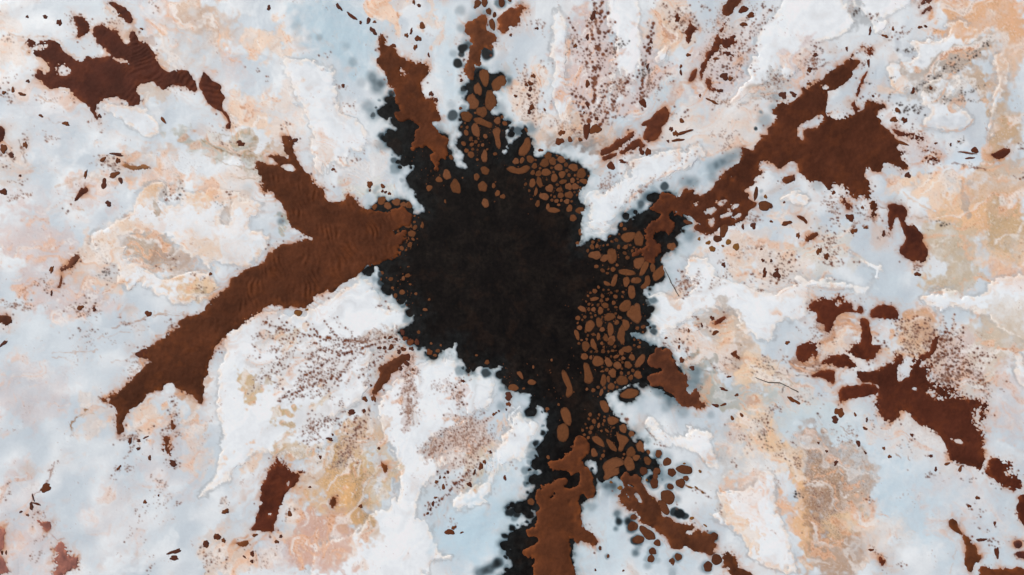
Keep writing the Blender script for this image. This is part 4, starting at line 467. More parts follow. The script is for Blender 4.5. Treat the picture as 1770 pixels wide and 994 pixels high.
for row in BANKS:
    polys = [chaikin(pts(p)) for p in row[5]]
    b = box_of(polys, 14); s = sdf(polys, *b)
    sl = (slice(b[2], b[3]), slice(b[0], b[1]))
    fr = sstep(N_l3[sl], -.3, 1.3)
    s = s + N_f[sl] * row[4] * (.22 + .5 * fr) + N_m2[sl] * row[4] * .6 + N_e[sl] * (.2 + .7 * fr) - fray[sl] * (.7 + 1.05 * N_g[sl] + .5 * N_p[sl])
    bank_data.append((row, b, sl, s)); bank_s[sl] = np.maximum(bank_s[sl], s)

# ------------------------------------------------------------------ soil / water colour from the survey (linear albedo)
col = np.empty((NY, NX, 3), np.float32)
t = sstep(N_c + .5 * N_l, -1.2, 1.4)[..., None]
col[:] = lin((201, 209, 216)) * (1 - t) + lin((224, 227, 230)) * t
wx, wy = PX + 8 * N_s + 2.2 * N_x + 9 * N_l2, PY + 8 * N_s2 + 2.2 * N_y + 9 * N_l
mott = np.clip(.92 + .16 * N_s + .07 * N_x + .24 * N_r, 0.15, 1.25)
def tint(c, m): 
    global col
    m = np.clip(m, 0, 1)[..., None]; col += (lin(c) - col) * m
# faint pink and blue drift over the milky water
tint((216, 203, 198), .26 * sstep(N_l3 + .5 * N_r, .3, 1.8)); tint((195, 206, 214), .25 * sstep(N_l2 + .3 * N_l, .2, 1.7)); tint((236, 238, 240), .55 * sstep(.25 * N_s2 + .7 * N_r2 + .6 * N_l, .3, 1.7))
tint((206, 182, 166), .4 * sstep(N_s * .5 + N_r * .5 + N_l3 * .7, 1.2, 2.4))
sel = []
for (vx, vy, rx, ry, an, c, st, mo) in VEIL:
    R_ = 1.9 * max(rx, ry) + 30
    i0 = max(0, int((vx - R_ - X0) / G)); i1 = min(NX, int((vx + R_ - X0) / G) + 1); j0 = max(0, int((vy - R_ - Y0) / G)); j1 = min(NY, int((vy + R_ - Y0) / G) + 1)
    sl = (slice(j0, j1), slice(i0, i1)); a = math.radians(an)
    dx, dy = wx[sl] - vx, wy[sl] - vy
    u = (dx * math.cos(a) + dy * math.sin(a)) / rx; v = (-dx * math.sin(a) + dy * math.cos(a)) / ry
    d = np.sqrt(u * u + v * v) + .10 * N_m[sl]
    m = (1 - (sstep(d, .25, 1.4) if c[2] > c[0] + 6 else sstep(d, .66, 1.22) if c[2] > c[0] - 12 else sstep(d, .72, 1.14))) * st
    sel.append((sl, m * (1 - mo + mo * mott[sl]), lin(c)))
for sl, m, c in sel: col[sl] += (c - col[sl]) * np.clip(m, 0, 1)[..., None]

# crusts: white plates with stained rims, painted after the tints, a few tints showing through
crust_data = []; crust_all = np.full((NY, NX), -60, np.float32)
for (lab, st, rim, H, outl) in CRUST:
    polys = [chaikin(pts(p)) for p in outl]
    b = box_of(polys, 16); s = sdf(polys, *b); sl = (slice(b[2], b[3]), slice(b[0], b[1]))
    s = s + N_f2[sl] * .6 + N_m[sl] * 1.5 + N_p[sl] * .5 + N_r[sl] * 3.2
    s = np.minimum(s, np.minimum(-pool_s[sl] - 1.5, -bank_s[sl] - .5))
    wht = np.clip(.97 - .022 * N_s[sl] - .006 * N_x[sl] - .045 * N_r[sl], .80, 1.0)[..., None] * lin((241, 243, 246))
    keep = sstep(N_s[sl] * .4 + N_l3[sl] * .7 + N_r2[sl] * .6, 0, 1.8)
    m = sstep(s, -1.0, 1.6) * st * (1 - .24 * keep * (1 - sstep(s, 18, 60) * .5))
    col[sl] += (wht - col[sl]) * m[..., None]
    r = np.exp(-((s - 3.0) / 3.6) ** 2) * rim * (.45 + .45 * N_m2[sl])                      # peach rim inside
    col[sl] += (lin((229, 184, 146)) - col[sl]) * np.clip(r, 0, .85)[..., None]
    r = np.exp(-np.clip(-s, 0, 99) / 4.0) * (s < .5) * (.34 + .1 * N_m[sl])                              # grey shadow painted round the plate's foot, outside
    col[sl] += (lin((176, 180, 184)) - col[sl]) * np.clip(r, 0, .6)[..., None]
    crust_data.append((lab, b, sl, s, H)); crust_all[sl] = np.maximum(crust_all[sl], s)

# tan/ochre areas soaked through the crusts, with worm-like relief lines
WORM = [(1425,850,40,105,-8,.9),(1455,810,45,60,-35,.6),(595,800,45,55,0,.75),(625,850,16,40,0,.8),(550,800,26,30,0,.4),(330,490,35,22,0,.5),(505,770,26,20,0,.5),(255,440,50,28,25,.3),(300,300,40,30,0,.35),(1720,380,60,60,0,.25),(610,840,50,20,0,.4)]
worm = np.zeros((NY, NX), np.float32)
for (vx, vy, rx, ry, an, st) in WORM:
    a = math.radians(an); dx, dy = wx - vx, wy - vy
    d = np.hypot((dx * math.cos(a) + dy * math.sin(a)) / rx, (-dx * math.sin(a) + dy * math.cos(a)) / ry)
    worm = np.maximum(worm, (1 - sstep(d, .6, 1.2)) * st)
for sl, m, c in sel:                                                    # second, weaker soak so that stains cross the plates
    col[sl] += (c - col[sl]) * np.clip(m * (.55 + .3 * N_r[sl]), 0, .9)[..., None] * (crust_all[sl] > -2)[..., None]
OVER = [(200,440,45,52,40,(236,210,188),.75,.6,1),(345,498,52,28,-10,(228,192,152),.95,.8,1),(262,318,38,36,-30,(226,186,148),.95,.8,1),(335,330,45,20,5,(232,198,164),.85,.8,1),(228,398,45,14,-20,(234,206,182),.75,.6,1),(268,440,56,24,28,(194,172,152),.95,.6,-1),(320,425,140,85,15,(234,204,178),.2,.9,1),(285,450,30,12,30,(170,130,106),.7,.9,-1),(310,455,38,20,30,(182,158,144),.85,.8,-1),
 (295,335,24,15,0,(176,166,160),.95,.5,-1),(262,352,8,6,0,(150,132,112),.8,.3),(390,372,14,26,0,(190,168,152),.85,.5,-1),(375,435,22,25,0,(228,200,176),.7,.9,1),(345,500,16,14,0,(176,156,130),.8,.9),(420,350,25,22,0,(236,218,204),.8,.4,1),
 (600,832,50,92,0,(204,164,116),.8,.6),(575,865,30,60,8,(226,184,136),.7,.5),(655,800,28,72,-12,(214,188,154),.7,.5),(655,800,13,42,-10,(208,216,222),.95,.3),(575,870,12,18,0,(210,212,212),.9,.3),(612,870,14,40,0,(230,178,122),.8,.3),(627,875,16,45,0,(182,150,112),.7,.6),(540,830,26,40,0,(216,182,150),.7,.9),(505,770,34,22,15,(204,176,140),.8,.7),
 (430,668,18,38,8,(206,176,136),.9,.4),(495,715,27,15,-15,(198,170,132),.9,.5),(500,588,22,20,0,(212,188,164),.7,.7),(562,688,9,20,20,(212,188,156),.8,.5),(535,565,13,13,0,(222,196,176),.8,.4),(640,745,36,34,20,(212,180,154),.75,.7),
 (1310,735,34,60,-12,(236,206,178),.8,.8),(1345,775,26,60,-20,(234,194,152),.75,.8),(1388,885,17,100,-8,(230,184,138),.9,.5),(1272,900,14,66,-38,(234,192,148),.85,.6,1),(1425,855,36,108,-8,(170,134,108),.9,.5),(1462,820,42,60,-38,(186,152,124),.8,.7),(1450,900,40,20,-30,(232,196,154),.8,.5),(1440,960,40,40,0,(184,152,128),.8,.8),(1245,880,12,16,0,(196,180,166),.8,.4),(1330,800,60,30,0,(240,226,214),.5,.6),
 (1620,335,60,28,35,(240,210,184),.9,.5),(1675,365,45,50,20,(230,186,144),.8,.7),(1730,320,40,60,0,(208,176,146),.75,.9),(1750,400,40,40,0,(206,172,134),.7,.8),(1640,425,40,50,-15,(202,182,158),.8,.6),(1725,440,60,24,0,(236,200,168),.7,.7),(1672,352,10,22,0,(170,158,150),.8,.4),(1745,560,50,40,35,(206,186,164),.7,.6),(1700,35,90,34,8,(222,176,138),.8,.7),(1740,90,40,40,0,(226,190,160),.7,.8),(1655,105,66,24,-38,(188,170,156),.95,.5,-1),(1700,150,30,20,10,(196,170,146),.8,.7,-1),(1735,215,24,50,12,(200,168,136),.85,.7),
 (1240,555,42,30,0,(196,182,170),.85,.4),(1262,575,22,26,20,(236,206,178),.8,.6),(1302,640,36,20,0,(236,206,176),.8,.6),(1275,605,22,20,0,(190,170,152),.8,.4),(1180,505,24,22,0,(214,194,180),.8,.5),(1265,445,36,34,0,(226,202,184),.6,.6),(800,770,46,40,-20,(212,190,180),.7,.7),(832,800,18,44,10,(206,184,154),.75,.5),(745,780,24,16,0,(206,196,192),.7,.6),(560,935,46,62,0,(212,170,152),.85,.4),(435,200,38,30,0,(236,208,186),.85,.6),(470,72,40,20,25,(232,202,178),.8,.6),(1165,60,30,22,0,(228,194,164),.7,.7),(668,15,14,36,-18,(240,208,184),.95,.1)]
for (vx, vy, rx, ry, an, c, st, mo, *io) in OVER:
    a = math.radians(an); R_ = 1.6 * max(rx, ry) + 20
    i0 = max(0, int((vx - R_ - X0) / G)); i1 = min(NX, int((vx + R_ - X0) / G) + 1); j0 = max(0, int((vy - R_ - Y0) / G)); j1 = min(NY, int((vy + R_ - Y0) / G) + 1); sl = (slice(j0, j1), slice(i0, i1))
    dx, dy = .6 * wx[sl] + .4 * PX[sl] - vx, .6 * wy[sl] + .4 * PY[sl] - vy
    d = np.hypot((dx * math.cos(a) + dy * math.sin(a)) / rx, (-dx * math.sin(a) + dy * math.cos(a)) / ry) + .10 * N_m[sl] + .08 * N_r[sl]
    m = (1 - sstep(d, .80, 1.10)) * st * .85 * (1 - mo + mo * np.clip(mott[sl] - .12 + .22 * N_x[sl] + .2 * N_r2[sl], .05, 1.1))
    if io: m = m * (sstep(crust_all[sl], -1, 2) if io[0] > 0 else 1 - sstep(crust_all[sl], -1.5, 1.5)); d = d + 9 * (m < .02)
    col[sl] += (lin(c) - col[sl]) * np.clip(m, 0, 1)[..., None]
    rm = np.exp(-((d - .97) / .06) ** 2) * (.6 if io else .22) * st; col[sl] += ((lin((220, 170, 124)) if io else lin(np.array(c) * .82)) - col[sl]) * np.clip(rm * (.6 + .6 * N_m2[sl]), 0, .5)[..., None]
    sel.append((sl, m, lin(c)))
for (lab, b, sl, s, H) in crust_data:
    lip = np.exp(-((s - 2.2) / 2.6) ** 2) * np.clip(.50 + .35 * N_m2[sl], 0, .8); col[sl] += (lin((243, 236, 229)) - col[sl]) * lip[..., None]
    ft = np.exp(-((s + 2.6) / 2.4) ** 2) * np.clip(.34 + .2 * N_s[sl], 0, .55); col[sl] += (lin((160, 162, 165)) - col[sl]) * ft[..., None]  # thin grey shadow painted once more outside each plate edge
tint((116, 88, 70), worm * .75 * np.clip(1 - np.abs(N_v + .2) / .38, 0, 1))
tint((228, 208, 190), worm * .25 * sstep(N_v, 1.0, 2.0))
vs = np.zeros((NY, NX), np.float32)
for sl, m, c in sel: vs[sl] = np.maximum(vs[sl], m * (c[0] > c[2] * 1.12))
N_w = noise(16, 7, 15, .4); N_w2 = noise(17, 4, 8, .3)
tint((150, 116, 96), vs * .16 * np.clip(1 - np.abs(N_w + .5 * N_p) / .30, 0, 1) * sstep(N_s2 + .4 * N_l3, -.4, 1.2))
vq = np.clip(vs * 1.1 + .16 * sstep(N_l3, -.2, 1.2), 0, 1)
tint((234, 182, 146), vq * .68 * sstep(N_q + .3 * N_s, .35, 1.5)); tint((243, 238, 234), vq * .60 * sstep(N_q2 + .3 * N_s2, .5, 1.6))
tint((176, 110, 72), vq * .60 * sstep(N_q + .55 * N_f, 1.75, 2.7)); tint((150, 112, 92), vq * .35 * sstep(N_q2 * .7 - N_q * .4 + .6 * N_e, 1.6, 2.6))
tint((240, 230, 222), vs * .30 * sstep(N_w2 + .4 * N_s, 1.1, 2.2)); tint((168, 132, 108), vs * .30 * sstep(-N_w2 + .4 * N_s2, 1.2, 2.4))
# fine flecks and grain everywhere
flk = sstep(N_f * .8 + N_x * .6 + .5 * N_p, 2.0, 2.9); tint((150, 104, 80), .45 * flk * sstep(N_l3 + N_p2 * .5, -.3, 1.0))
col *= (1 + .009 * N_f + .010 * N_x)[..., None]

# ------------------------------------------------------------------ halos, submerged dark spots
def each(txt):
    ox = oy = 0
    for t_ in txt.split():
        if t_ in TILE: ox, oy = TILE[t_]
        else:
            v = [float(q) for q in t_.split(",")]; yield [ox + v[0] * K, oy + v[1] * K] + v[2:]
hal = np.exp(-np.clip(-bank_s, 0, 60) / 5.0); tint((206, 160, 128), .42 * hal * np.clip(.6 + .5 * N_m, .1, 1.2) * (pool_s < -8))
tint((196, 168, 150), .25 * np.exp(-np.clip(-bank_s, 0, 60) / 16.0) * np.clip(.4 + .6 * N_x, 0, 1))
tint((176, 112, 70), .75 * np.exp(-np.clip(-bank_s, 0, 60) / 3.4) * np.clip(.35 + .45 * N_s + .35 * N_q, 0, 1)); tint((128, 72, 42), .7 * np.exp(-np.clip(-bank_s, 0, 60) / 1.5) * np.clip(.6 + .4 * N_s, .1, 1)); tint((206, 150, 112), .5 * np.exp(-np.clip(-bank_s, 0, 60) / 12.0) * sstep(N_q + .5 * N_s, .3, 1.5)) 
ph = np.exp(-np.clip(-pool_s, 0, 90) / 14.0); tint((166, 190, 198), .55 * ph * np.clip(.8 + .35 * N_m, 0, 1.2)); tint((74, 88, 94), .85 * np.exp(-np.clip(-pool_s, 0, 90) / 4.6) * np.clip(.85 + .4 * N_s, .3, 1.1)); tint((30, 32, 33), .9 * np.exp(-np.clip(-pool_s, 0, 90) / 1.6))
dk = np.zeros((NY, NX), np.float32)
for (x, y, r, st) in each(DARK):
    r *= K * 1.02; R_ = r * 1.9 + 4
    i0 = max(0, int((x - R_ - X0) / G)); i1 = min(NX, int((x + R_ - X0) / G) + 2); j0 = max(0, int((y - R_ - Y0) / G)); j1 = min(NY, int((y + R_ - Y0) / G) + 2)
    sl = (slice(j0, j1), slice(i0, i1))
    d = np.hypot(PX[sl] + .7 * N_s[sl] - x, PY[sl] + .7 * N_s2[sl] - y) / r
    f = .72 if st > .7 else .35
    dk[sl] = 1 - (1 - dk[sl]) * (1 - st * (1 - sstep(d, f, 1.5 if f < .5 else 1.22)))
rngh = np.random.default_rng(3)
for v_ in each(CH_ELL):
    x, y, r = v_[0], v_[1], (v_[2] + v_[3]) * .5 * K * 1.15 + 2
    if 60 < y < 560 or bank_s[int((y - Y0) / G), int((x - X0) / G)] > 3: continue
    i, j, k = int((x - X0) / G), min(int((y - Y0) / G), NY - 22), int(r * 1.8 / G) + 2; sl = (slice(max(0, j - k), j + k), slice(i - k, i + k))
    d = np.hypot(PX[sl] + 1.0 * N_m[sl] + 1.5 - x, PY[sl] - 1 - y) / r; dk[sl] = np.maximum(dk[sl], rngh.uniform(.15, .72) * (1 - sstep(d, .7, 1.45)))
for (x, y, r, q) in LOBES:
    if q >= -6: continue
    i, j, k = int((x - X0) / G), int((y - Y0) / G), 14; sl = (slice(j - k, j + k), slice(i - k, i + k))
    d = np.hypot(PX[sl] + 1.2 * N_m[sl] - x, PY[sl] - y) / r; dk[sl] = np.maximum(dk[sl], np.clip(1.0 + (q + 6) * .10, .25, .95) * (1 - sstep(d, .6, 1.35)))
tint((112, 132, 142), np.clip(dk * 1.5, 0, .93)); tint((26, 29, 30), sstep(dk, .42, .92))

# threads and specks
def seg_mask(P, wd):
    lo = P.min(0) - 8; hi = P.max(0) + 8
    i0 = max(0, int((lo[0] - X0) / G)); i1 = min(NX, int((hi[0] - X0) / G) + 2); j0 = max(0, int((lo[1] - Y0) / G)); j1 = min(NY, int((hi[1] - Y0) / G) + 2)
    sl = (slice(j0, j1), slice(i0, i1)); A = PX[sl] + 1.3 * N_m[sl]; B = PY[sl] + 1.3 * N_m2[sl]; d = np.full(A.shape, 1e9)
    for (ax, ay), (bx, by) in zip(P[:-1], P[1:]):
        ex, ey = bx - ax, by - ay; t_ = np.clip(((A - ax) * ex + (B - ay) * ey) / (ex * ex + ey * ey + 1e-9), 0, 1)
        d = np.minimum(d, np.hypot(A - ax - t_ * ex, B - ay - t_ * ey))
    return sl, 1 - sstep(d, wd * .3, wd * .5 + 1.3)
for (p, wd, c, st) in STREAK:
    sl, m = seg_mask(pts(p), wd); m = m * st * np.clip(.75 + .5 * N_m[sl], .15, 1)
    col[sl] += (lin(c) - col[sl]) * np.clip(m, 0, 1)[..., None]
rng = np.random.default_rng(77)
# fern-like drainage: a stem with side branches and twigs, a greyish pink bed and beads of rust along it
DOTS = []
def fern(root, tip, nb, bl, ang, wid, bed, bs, r0, r1, bend=0.0):
    root, tip = np.array(root, float), np.array(tip, float); D = tip - root; L = np.hypot(*D); D /= L; Nn = np.array((-D[1], D[0])); lines = []
    stem = np.array([root + D * L * t_ + Nn * (bend * L * math.sin(math.pi * t_) + rng.normal(0, 1.2)) for t_ in np.linspace(0, 1, 9)]); lines.append((stem, wid, 1.0))
    for b in range(nb):
        t_ = .04 + .92 * (b + rng.random() * .6) / nb; p0 = stem[0] + 0; k_ = min(7, int(t_ * 8)); f_ = t_ * 8 - k_; p0 = stem[k_] * (1 - f_) + stem[k_ + 1] * f_
        a = math.radians(ang + rng.normal(0, 9)) * (1 if b % 2 else -1); d_ = D * math.cos(a) + Nn * math.sin(a); l_ = bl * (1 - .62 * t_) * rng.uniform(.65, 1.2)
        pl = np.array([p0 + d_ * l_ * u + D * (l_ * .22 * u * u) + rng.normal(0, .8, 2) for u in np.linspace(0, 1, 5)]); lines.append((pl, wid * .6, .8))
        for c_ in range(int(l_ / 12)):
            u = (c_ + 1) / (int(l_ / 12) + 1); q0 = pl[int(u * 4)]; a2 = a + math.radians(rng.uniform(22, 42)) * (1 if c_ % 2 else -1); d2 = D * math.cos(a2) + Nn * math.sin(a2); l2 = l_ * .34 * rng.uniform(.6, 1.1)
            lines.append((np.array([q0, q0 + d2 * l2 * .5, q0 + d2 * l2 + D * l2 * .15]), wid * .4, .6))
    P_ = np.concatenate([q for q, _, _ in lines]); lo = P_.min(0) - 14; hi = P_.max(0) + 14
    i0 = max(0, int((lo[0] - X0) / G)); i1 = min(NX, int((hi[0] - X0) / G) + 2); j0 = max(0, int((lo[1] - Y0) / G)); j1 = min(NY, int((hi[1] - Y0) / G) + 2); sl = (slice(j0, j1), slice(i0, i1)); M = np.zeros((j1 - j0, i1 - i0), np.float32)
    for q, w_, st_ in lines:
        sl2, m = seg_mask(q, w_ * 1.0); 
        A0, B0 = sl2[0].start - j0, sl2[1].start - i0; 
        if m.size and A0 >= 0 and B0 >= 0: T_ = M[A0:A0 + m.shape[0], B0:B0 + m.shape[1]]; np.maximum(T_, m[:T_.shape[0], :T_.shape[1]] * st_, out=T_)
        n = max(2, int(np.hypot(*(q[-1] - q[0])) / rng.uniform(4.0, 6.6)))
        for u in np.linspace(0, 1, n):
            if rng.random() < .18: continue
            v = u * (len(q) - 1); k_ = min(len(q) - 2, int(v)); f_ = v - k_; c_ = q[k_] * (1 - f_) + q[k_ + 1] * f_ + rng.normal(0, 1.1, 2)
            DOTS.append((c_[0], c_[1], (r0 + (r1 - r0) * rng.random() ** 2) * (1.35 if st_ > .9 else .65 + .4 * st_)))
    col[sl] += (lin(bed) - col[sl]) * (np.clip(M * bs, 0, 1) * (pool_s[sl] < -4))[..., None]
PK, GP, GR = (208, 190, 186), (200, 190, 188), (188, 184, 182)
for a_ in (((1012,240),(1038,-30),15,62,34,11,PK,.65,1.1,3.5,.03),((1020,130),(985,30),7,24,30,8,PK,.6,.8,1.8),((925,215),(905,120),9,36,38,9,(222,202,190),.6,.8,1.8),((1030,225),(1092,130),9,30,34,8,PK,.6,1.0,2.8),((1108,190),(1130,40),9,34,30,9,GP,.65,1.0,2.9,-.04),
    ((1085,190),(1160,110),7,24,34,6,PK,.5,.7,1.6),((1235,140),(1330,20),9,46,40,8,(220,208,204),.6,.8,2.0),((1230,130),(1260,30),7,26,34,6,(222,208,200),.5,.7,1.5),((1395,140),(1412,74),8,22,38,7,(214,204,202),.6,.8,1.9),((1345,150),(1330,120),6,20,40,8,GR,.7,.7,1.7),
    ((700,585),(520,650),13,70,38,8,(206,198,196),.6,.9,2.2,.05),((640,590),(455,555),12,52,36,7,(212,204,200),.5,1.0,2.3,-.05),((600,640),(480,690),9,44,36,7,(206,198,196),.55,1.0,2.3),((520,590),(430,680),8,30,34,6,(212,204,200),.5,.8,1.8),((690,580),(640,575),7,24,40,6,(198,184,176),.7,.7,1.5),
    ((640,705),(590,790),9,36,34,8,(206,184,168),.7,.8,2.0),((590,720),(520,745),7,26,36,6,(212,206,204),.6,.8,1.8),((712,650),(700,745),10,22,32,8,(204,186,180),.75,.6,1.5),((705,660),(690,600),7,20,36,6,(208,192,186),.6,.7,1.6),((770,655),(800,700),8,22,38,7,(212,202,200),.7,.7,1.7),
    ((848,722),(735,790),13,52,38,9,(206,188,180),.75,.6,1.6,.06),((840,745),(790,850),10,40,36,9,(208,190,180),.65,.7,1.8),((830,800),(740,880),8,26,32,7,(206,208,212),.5,.9,2.2),((1185,500),(1180,470),5,20,40,7,(206,186,174),.7,.7,1.8),((1600,655),(1650,560),13,56,36,8,(212,184,166),.6,.9,2.5),((1610,665),(1705,610),12,46,36,8,(214,188,174),.6,.8,2.3),
    ((1590,600),(1560,560),8,34,40,7,(216,180,150),.6,.7,1.8),((1440,460),(1420,400),8,30,40,7,(220,206,196),.6,.8,1.9),((1345,490),(1370,440),8,34,42,7,(224,204,188),.5,.8,2.0),((1460,400),(1430,350),7,26,36,5,(220,208,200),.5,.7,1.7),((1225,500),(1260,470),5,24,40,6,(216,204,196),.5,.6,1.4),((1330,740),(1320,720),6,30,44,7,(206,190,178),.6,.7,1.6),((1070,265),(1100,230),6,20,36,6,PK,.5,.8,1.8)):
    fern(*a_)
def specks(txt, cols, halo):
    for (x, y, rx, ry, an, n, r0, r1) in each(txt):
        a = math.radians(an); n = max(4, int(n * .72))
        q = rng.standard_normal((n, 2)) * .62
        U, V = q[:, 0] * rx * K, q[:, 1] * ry * K
        ex, ey = x + U * math.cos(a) - V * math.sin(a), y + U * math.sin(a) + V * math.cos(a)
        L_ = rng.integers(1, 5)                                            # specks string out along the old flow lines
        for i_ in range(1, n):
            if L_ > 1 and i_ % L_: 
                t_ = math.atan2(ey[i_ - 1] - 470, ex[i_ - 1] - 865) + rng.normal(0, .75); st_ = rng.uniform(2.6, 6.0)
                ex[i_], ey[i_] = ex[i_ - 1] + st_ * math.cos(t_), ey[i_ - 1] + st_ * math.sin(t_)
            else: L_ = rng.integers(1, 5)
        rad = .9 * r0 + (r1 * 1.05 - r0) * rng.random(n) ** 3
        for cx, cy, r in zip(ex, ey, rad):
            k = int(r * 2.2 / G) + 3; i = int(round((cx - X0) / G)); j = int(round((cy - Y0) / G))
            if i < k or j < k or i >= NX - k - 1 or j >= NY - k - 1: continue
            if pool_s[j, i] > -3 or bank_s[j, i] > 0: continue
            sl = (slice(j - k, j + k + 1), slice(i - k, i + k + 1))
            th = math.atan2(cy - 470, cx - 865); el = 1 + .3 * rng.random(); dx, dy = PX[sl] - cx, PY[sl] - cy
            d = np.hypot((dx * math.cos(th) + dy * math.sin(th)) / el, -dx * math.sin(th) + dy * math.cos(th))
            m = np.clip((r - d) / 1.5 + .5, 0, 1) * min(1, .55 + r * .3)
            h = np.clip(1 - d / (1.6 * r + 2.0), 0, 1) * halo
            c = cols[rng.integers(len(cols))]
            col[sl] += (HALO - col[sl]) * h[..., None]; col[sl] += (c - col[sl]) * m[..., None]
HALO = lin((196, 164, 146))
RC = [lin((104, 54, 32)), lin((90, 46, 31)), lin((120, 66, 38))]
cand = np.argwhere((bank_s > -15) & (bank_s < -1.2) & (pool_s < -6))
pk = cand[rng.integers(len(cand), size=5200)]
for j, i in pk:
    if rng.random() < math.exp(bank_s[j, i] / 5.0) * min(1.0, max(.12, .5 + .6 * N_l3[j, i] + .25 * fray[j, i])): DOTS.append((xs[i] + rng.normal(0, .6), ys[j] + rng.normal(0, .6), .6 + 1.5 * rng.random() ** 2.5))
for (cx, cy, r) in DOTS:
    k = int(r * 1.4 / G) + 2; i = int(round((cx - X0) / G)); j = int(round((cy - Y0) / G))
    if i < k or j < k or i >= NX - k - 1 or j >= NY - k - 1 or pool_s[j, i] > -3 or bank_s[j, i] > 0: continue
    sl = (slice(j - k, j + k + 1), slice(i - k, i + k + 1)); m = np.clip((r - np.hypot(PX[sl] - cx, PY[sl] - cy)) / 1.4 + .5, 0, 1) * min(1, .6 + .3 * r)
    col[sl] += (RC[rng.integers(3)] - col[sl]) * m[..., None]
specks(SPECK, [lin((104, 54, 32)), lin((88, 46, 32)), lin((124, 70, 40)), lin((96, 58, 46))], .22)
HALO = lin((170, 158, 150))
specks(SPECKD, [lin((52, 40, 38)), lin((70, 52, 46)), lin((60, 44, 36))], .2)
col = np.clip(col * np.array((1.0, 1.03, 1.015), np.float32), .004, .88)

# ------------------------------------------------------------------ relief
cr = np.clip(crust_all, 0, 80)
Z = .003 * N_x + .02 * N_l + .002 * N_m                       # very slow swell of the flat
Z *= sstep(-np.maximum(pool_s, bank_s), 0, 30)
Z0 = np.where(pool_s > -4, np.minimum(Z, -.04 - .028 * pool_s), Z).astype(np.float32)
Z0 = np.maximum(Z0, -.32)

# ------------------------------------------------------------------ materials
def surf(name, rough, grain, bump_scale, bump, spec=.3, coat=0.0):
    m = bpy.data.materials.new(name); m.use_nodes = True; n = m.node_tree.nodes; l = m.node_tree.links
    p = n["Principled BSDF"]; p.inputs["Roughness"].default_value = rough; p.inputs["Specular IOR Level"].default_value = spec
    p.inputs["Coat Weight"].default_value = coat; p.inputs["Coat Roughness"].default_value = .25
    at = n.new("ShaderNodeAttribute"); at.attribute_name = "tone"
    g = n.new("ShaderNodeNewGeometry")
    nz = n.new("ShaderNodeTexNoise"); nz.inputs["Scale"].default_value = bump_scale; nz.inputs["Detail"].default_value = 6; nz.inputs["Roughness"].default_value = .65
    l.new(g.outputs["Position"], nz.inputs["Vector"])
    mr = n.new("ShaderNodeMapRange"); mr.inputs["To Min"].default_value = 1 - grain; mr.inputs["To Max"].default_value = 1 + grain
    mr.inputs["From Min"].default_value = .25; mr.inputs["From Max"].default_value = .75
    l.new(nz.outputs["Fac"], mr.inputs["Value"])
    mx = n.new("ShaderNodeMix"); mx.data_type = 'RGBA'; mx.blend_type = 'MULTIPLY'; mx.inputs["Factor"].default_value = 1
    l.new(at.outputs["Color"], mx.inputs["A"]); l.new(mr.outputs["Result"], mx.inputs["B"]); l.new(mx.outputs["Result"], p.inputs["Base Color"])
    bp = n.new("ShaderNodeBump"); bp.inputs["Strength"].default_value = bump; bp.inputs["Distance"].default_value = .08
    l.new(nz.outputs["Fac"], bp.inputs["Height"]); l.new(bp.outputs["Normal"], p.inputs["Normal"])
    return m
M_flat = surf("milky_flat", .4, .010, 1.6, .012, .2)
M_crust = surf("salt_crust", .9, .02, 3.0, .05, .12)
M_pool = surf("black_water", .6, .5, 3.0, .2, .08)
M_mud = surf("rust_mud", .72, .08, 3.2, .22, .10)
M_clump = surf("brown_clump", .85, .18, 4.5, .45, .12)

# ------------------------------------------------------------------ mesh building on the lattice
COLL = SC.collection
def lattice_mesh(name, b, Zl, Cl, cells, mat):
    i0, i1, j0, j1 = b; h, w_ = Zl.shape
    need = np.zeros((h, w_), bool)
    need[:-1, :-1] |= cells; need[1:, :-1] |= cells; need[:-1, 1:] |= cells; need[1:, 1:] |= cells
    idx = -np.ones((h, w_), np.int64); nv = int(need.sum()); idx[need] = np.arange(nv)
    Xw = ((PX[j0:j1, i0:i1] - 885) * S)[need]; Yw = ((497 - PY[j0:j1, i0:i1]) * S)[need]
    co = np.stack([Xw, Yw, Zl[need]], 1).astype(np.float32)
    jj, ii = np.nonzero(cells)
    quads = np.stack([idx[jj, ii], idx[jj + 1, ii], idx[jj + 1, ii + 1], idx[jj, ii + 1]], 1).astype(np.int32); nf = len(quads)
    me = bpy.data.meshes.new(name); me.vertices.add(nv); me.vertices.foreach_set("co", co.ravel())
    me.loops.add(nf * 4); me.loops.foreach_set("vertex_index", quads.ravel())
    me.polygons.add(nf); me.polygons.foreach_set("loop_start", np.arange(nf, dtype=np.int32) * 4)
    me.update(calc_edges=True)
    me.shade_smooth()
    ca = me.color_attributes.new("tone", 'FLOAT_COLOR', 'POINT')
    rgba = np.ones((nv, 4), np.float32); rgba[:, :3] = Cl[need]; ca.data.foreach_set("color", rgba.ravel())
    me.materials.append(mat)
    o = bpy.data.objects.new(name, me); COLL.objects.link(o)
    return o

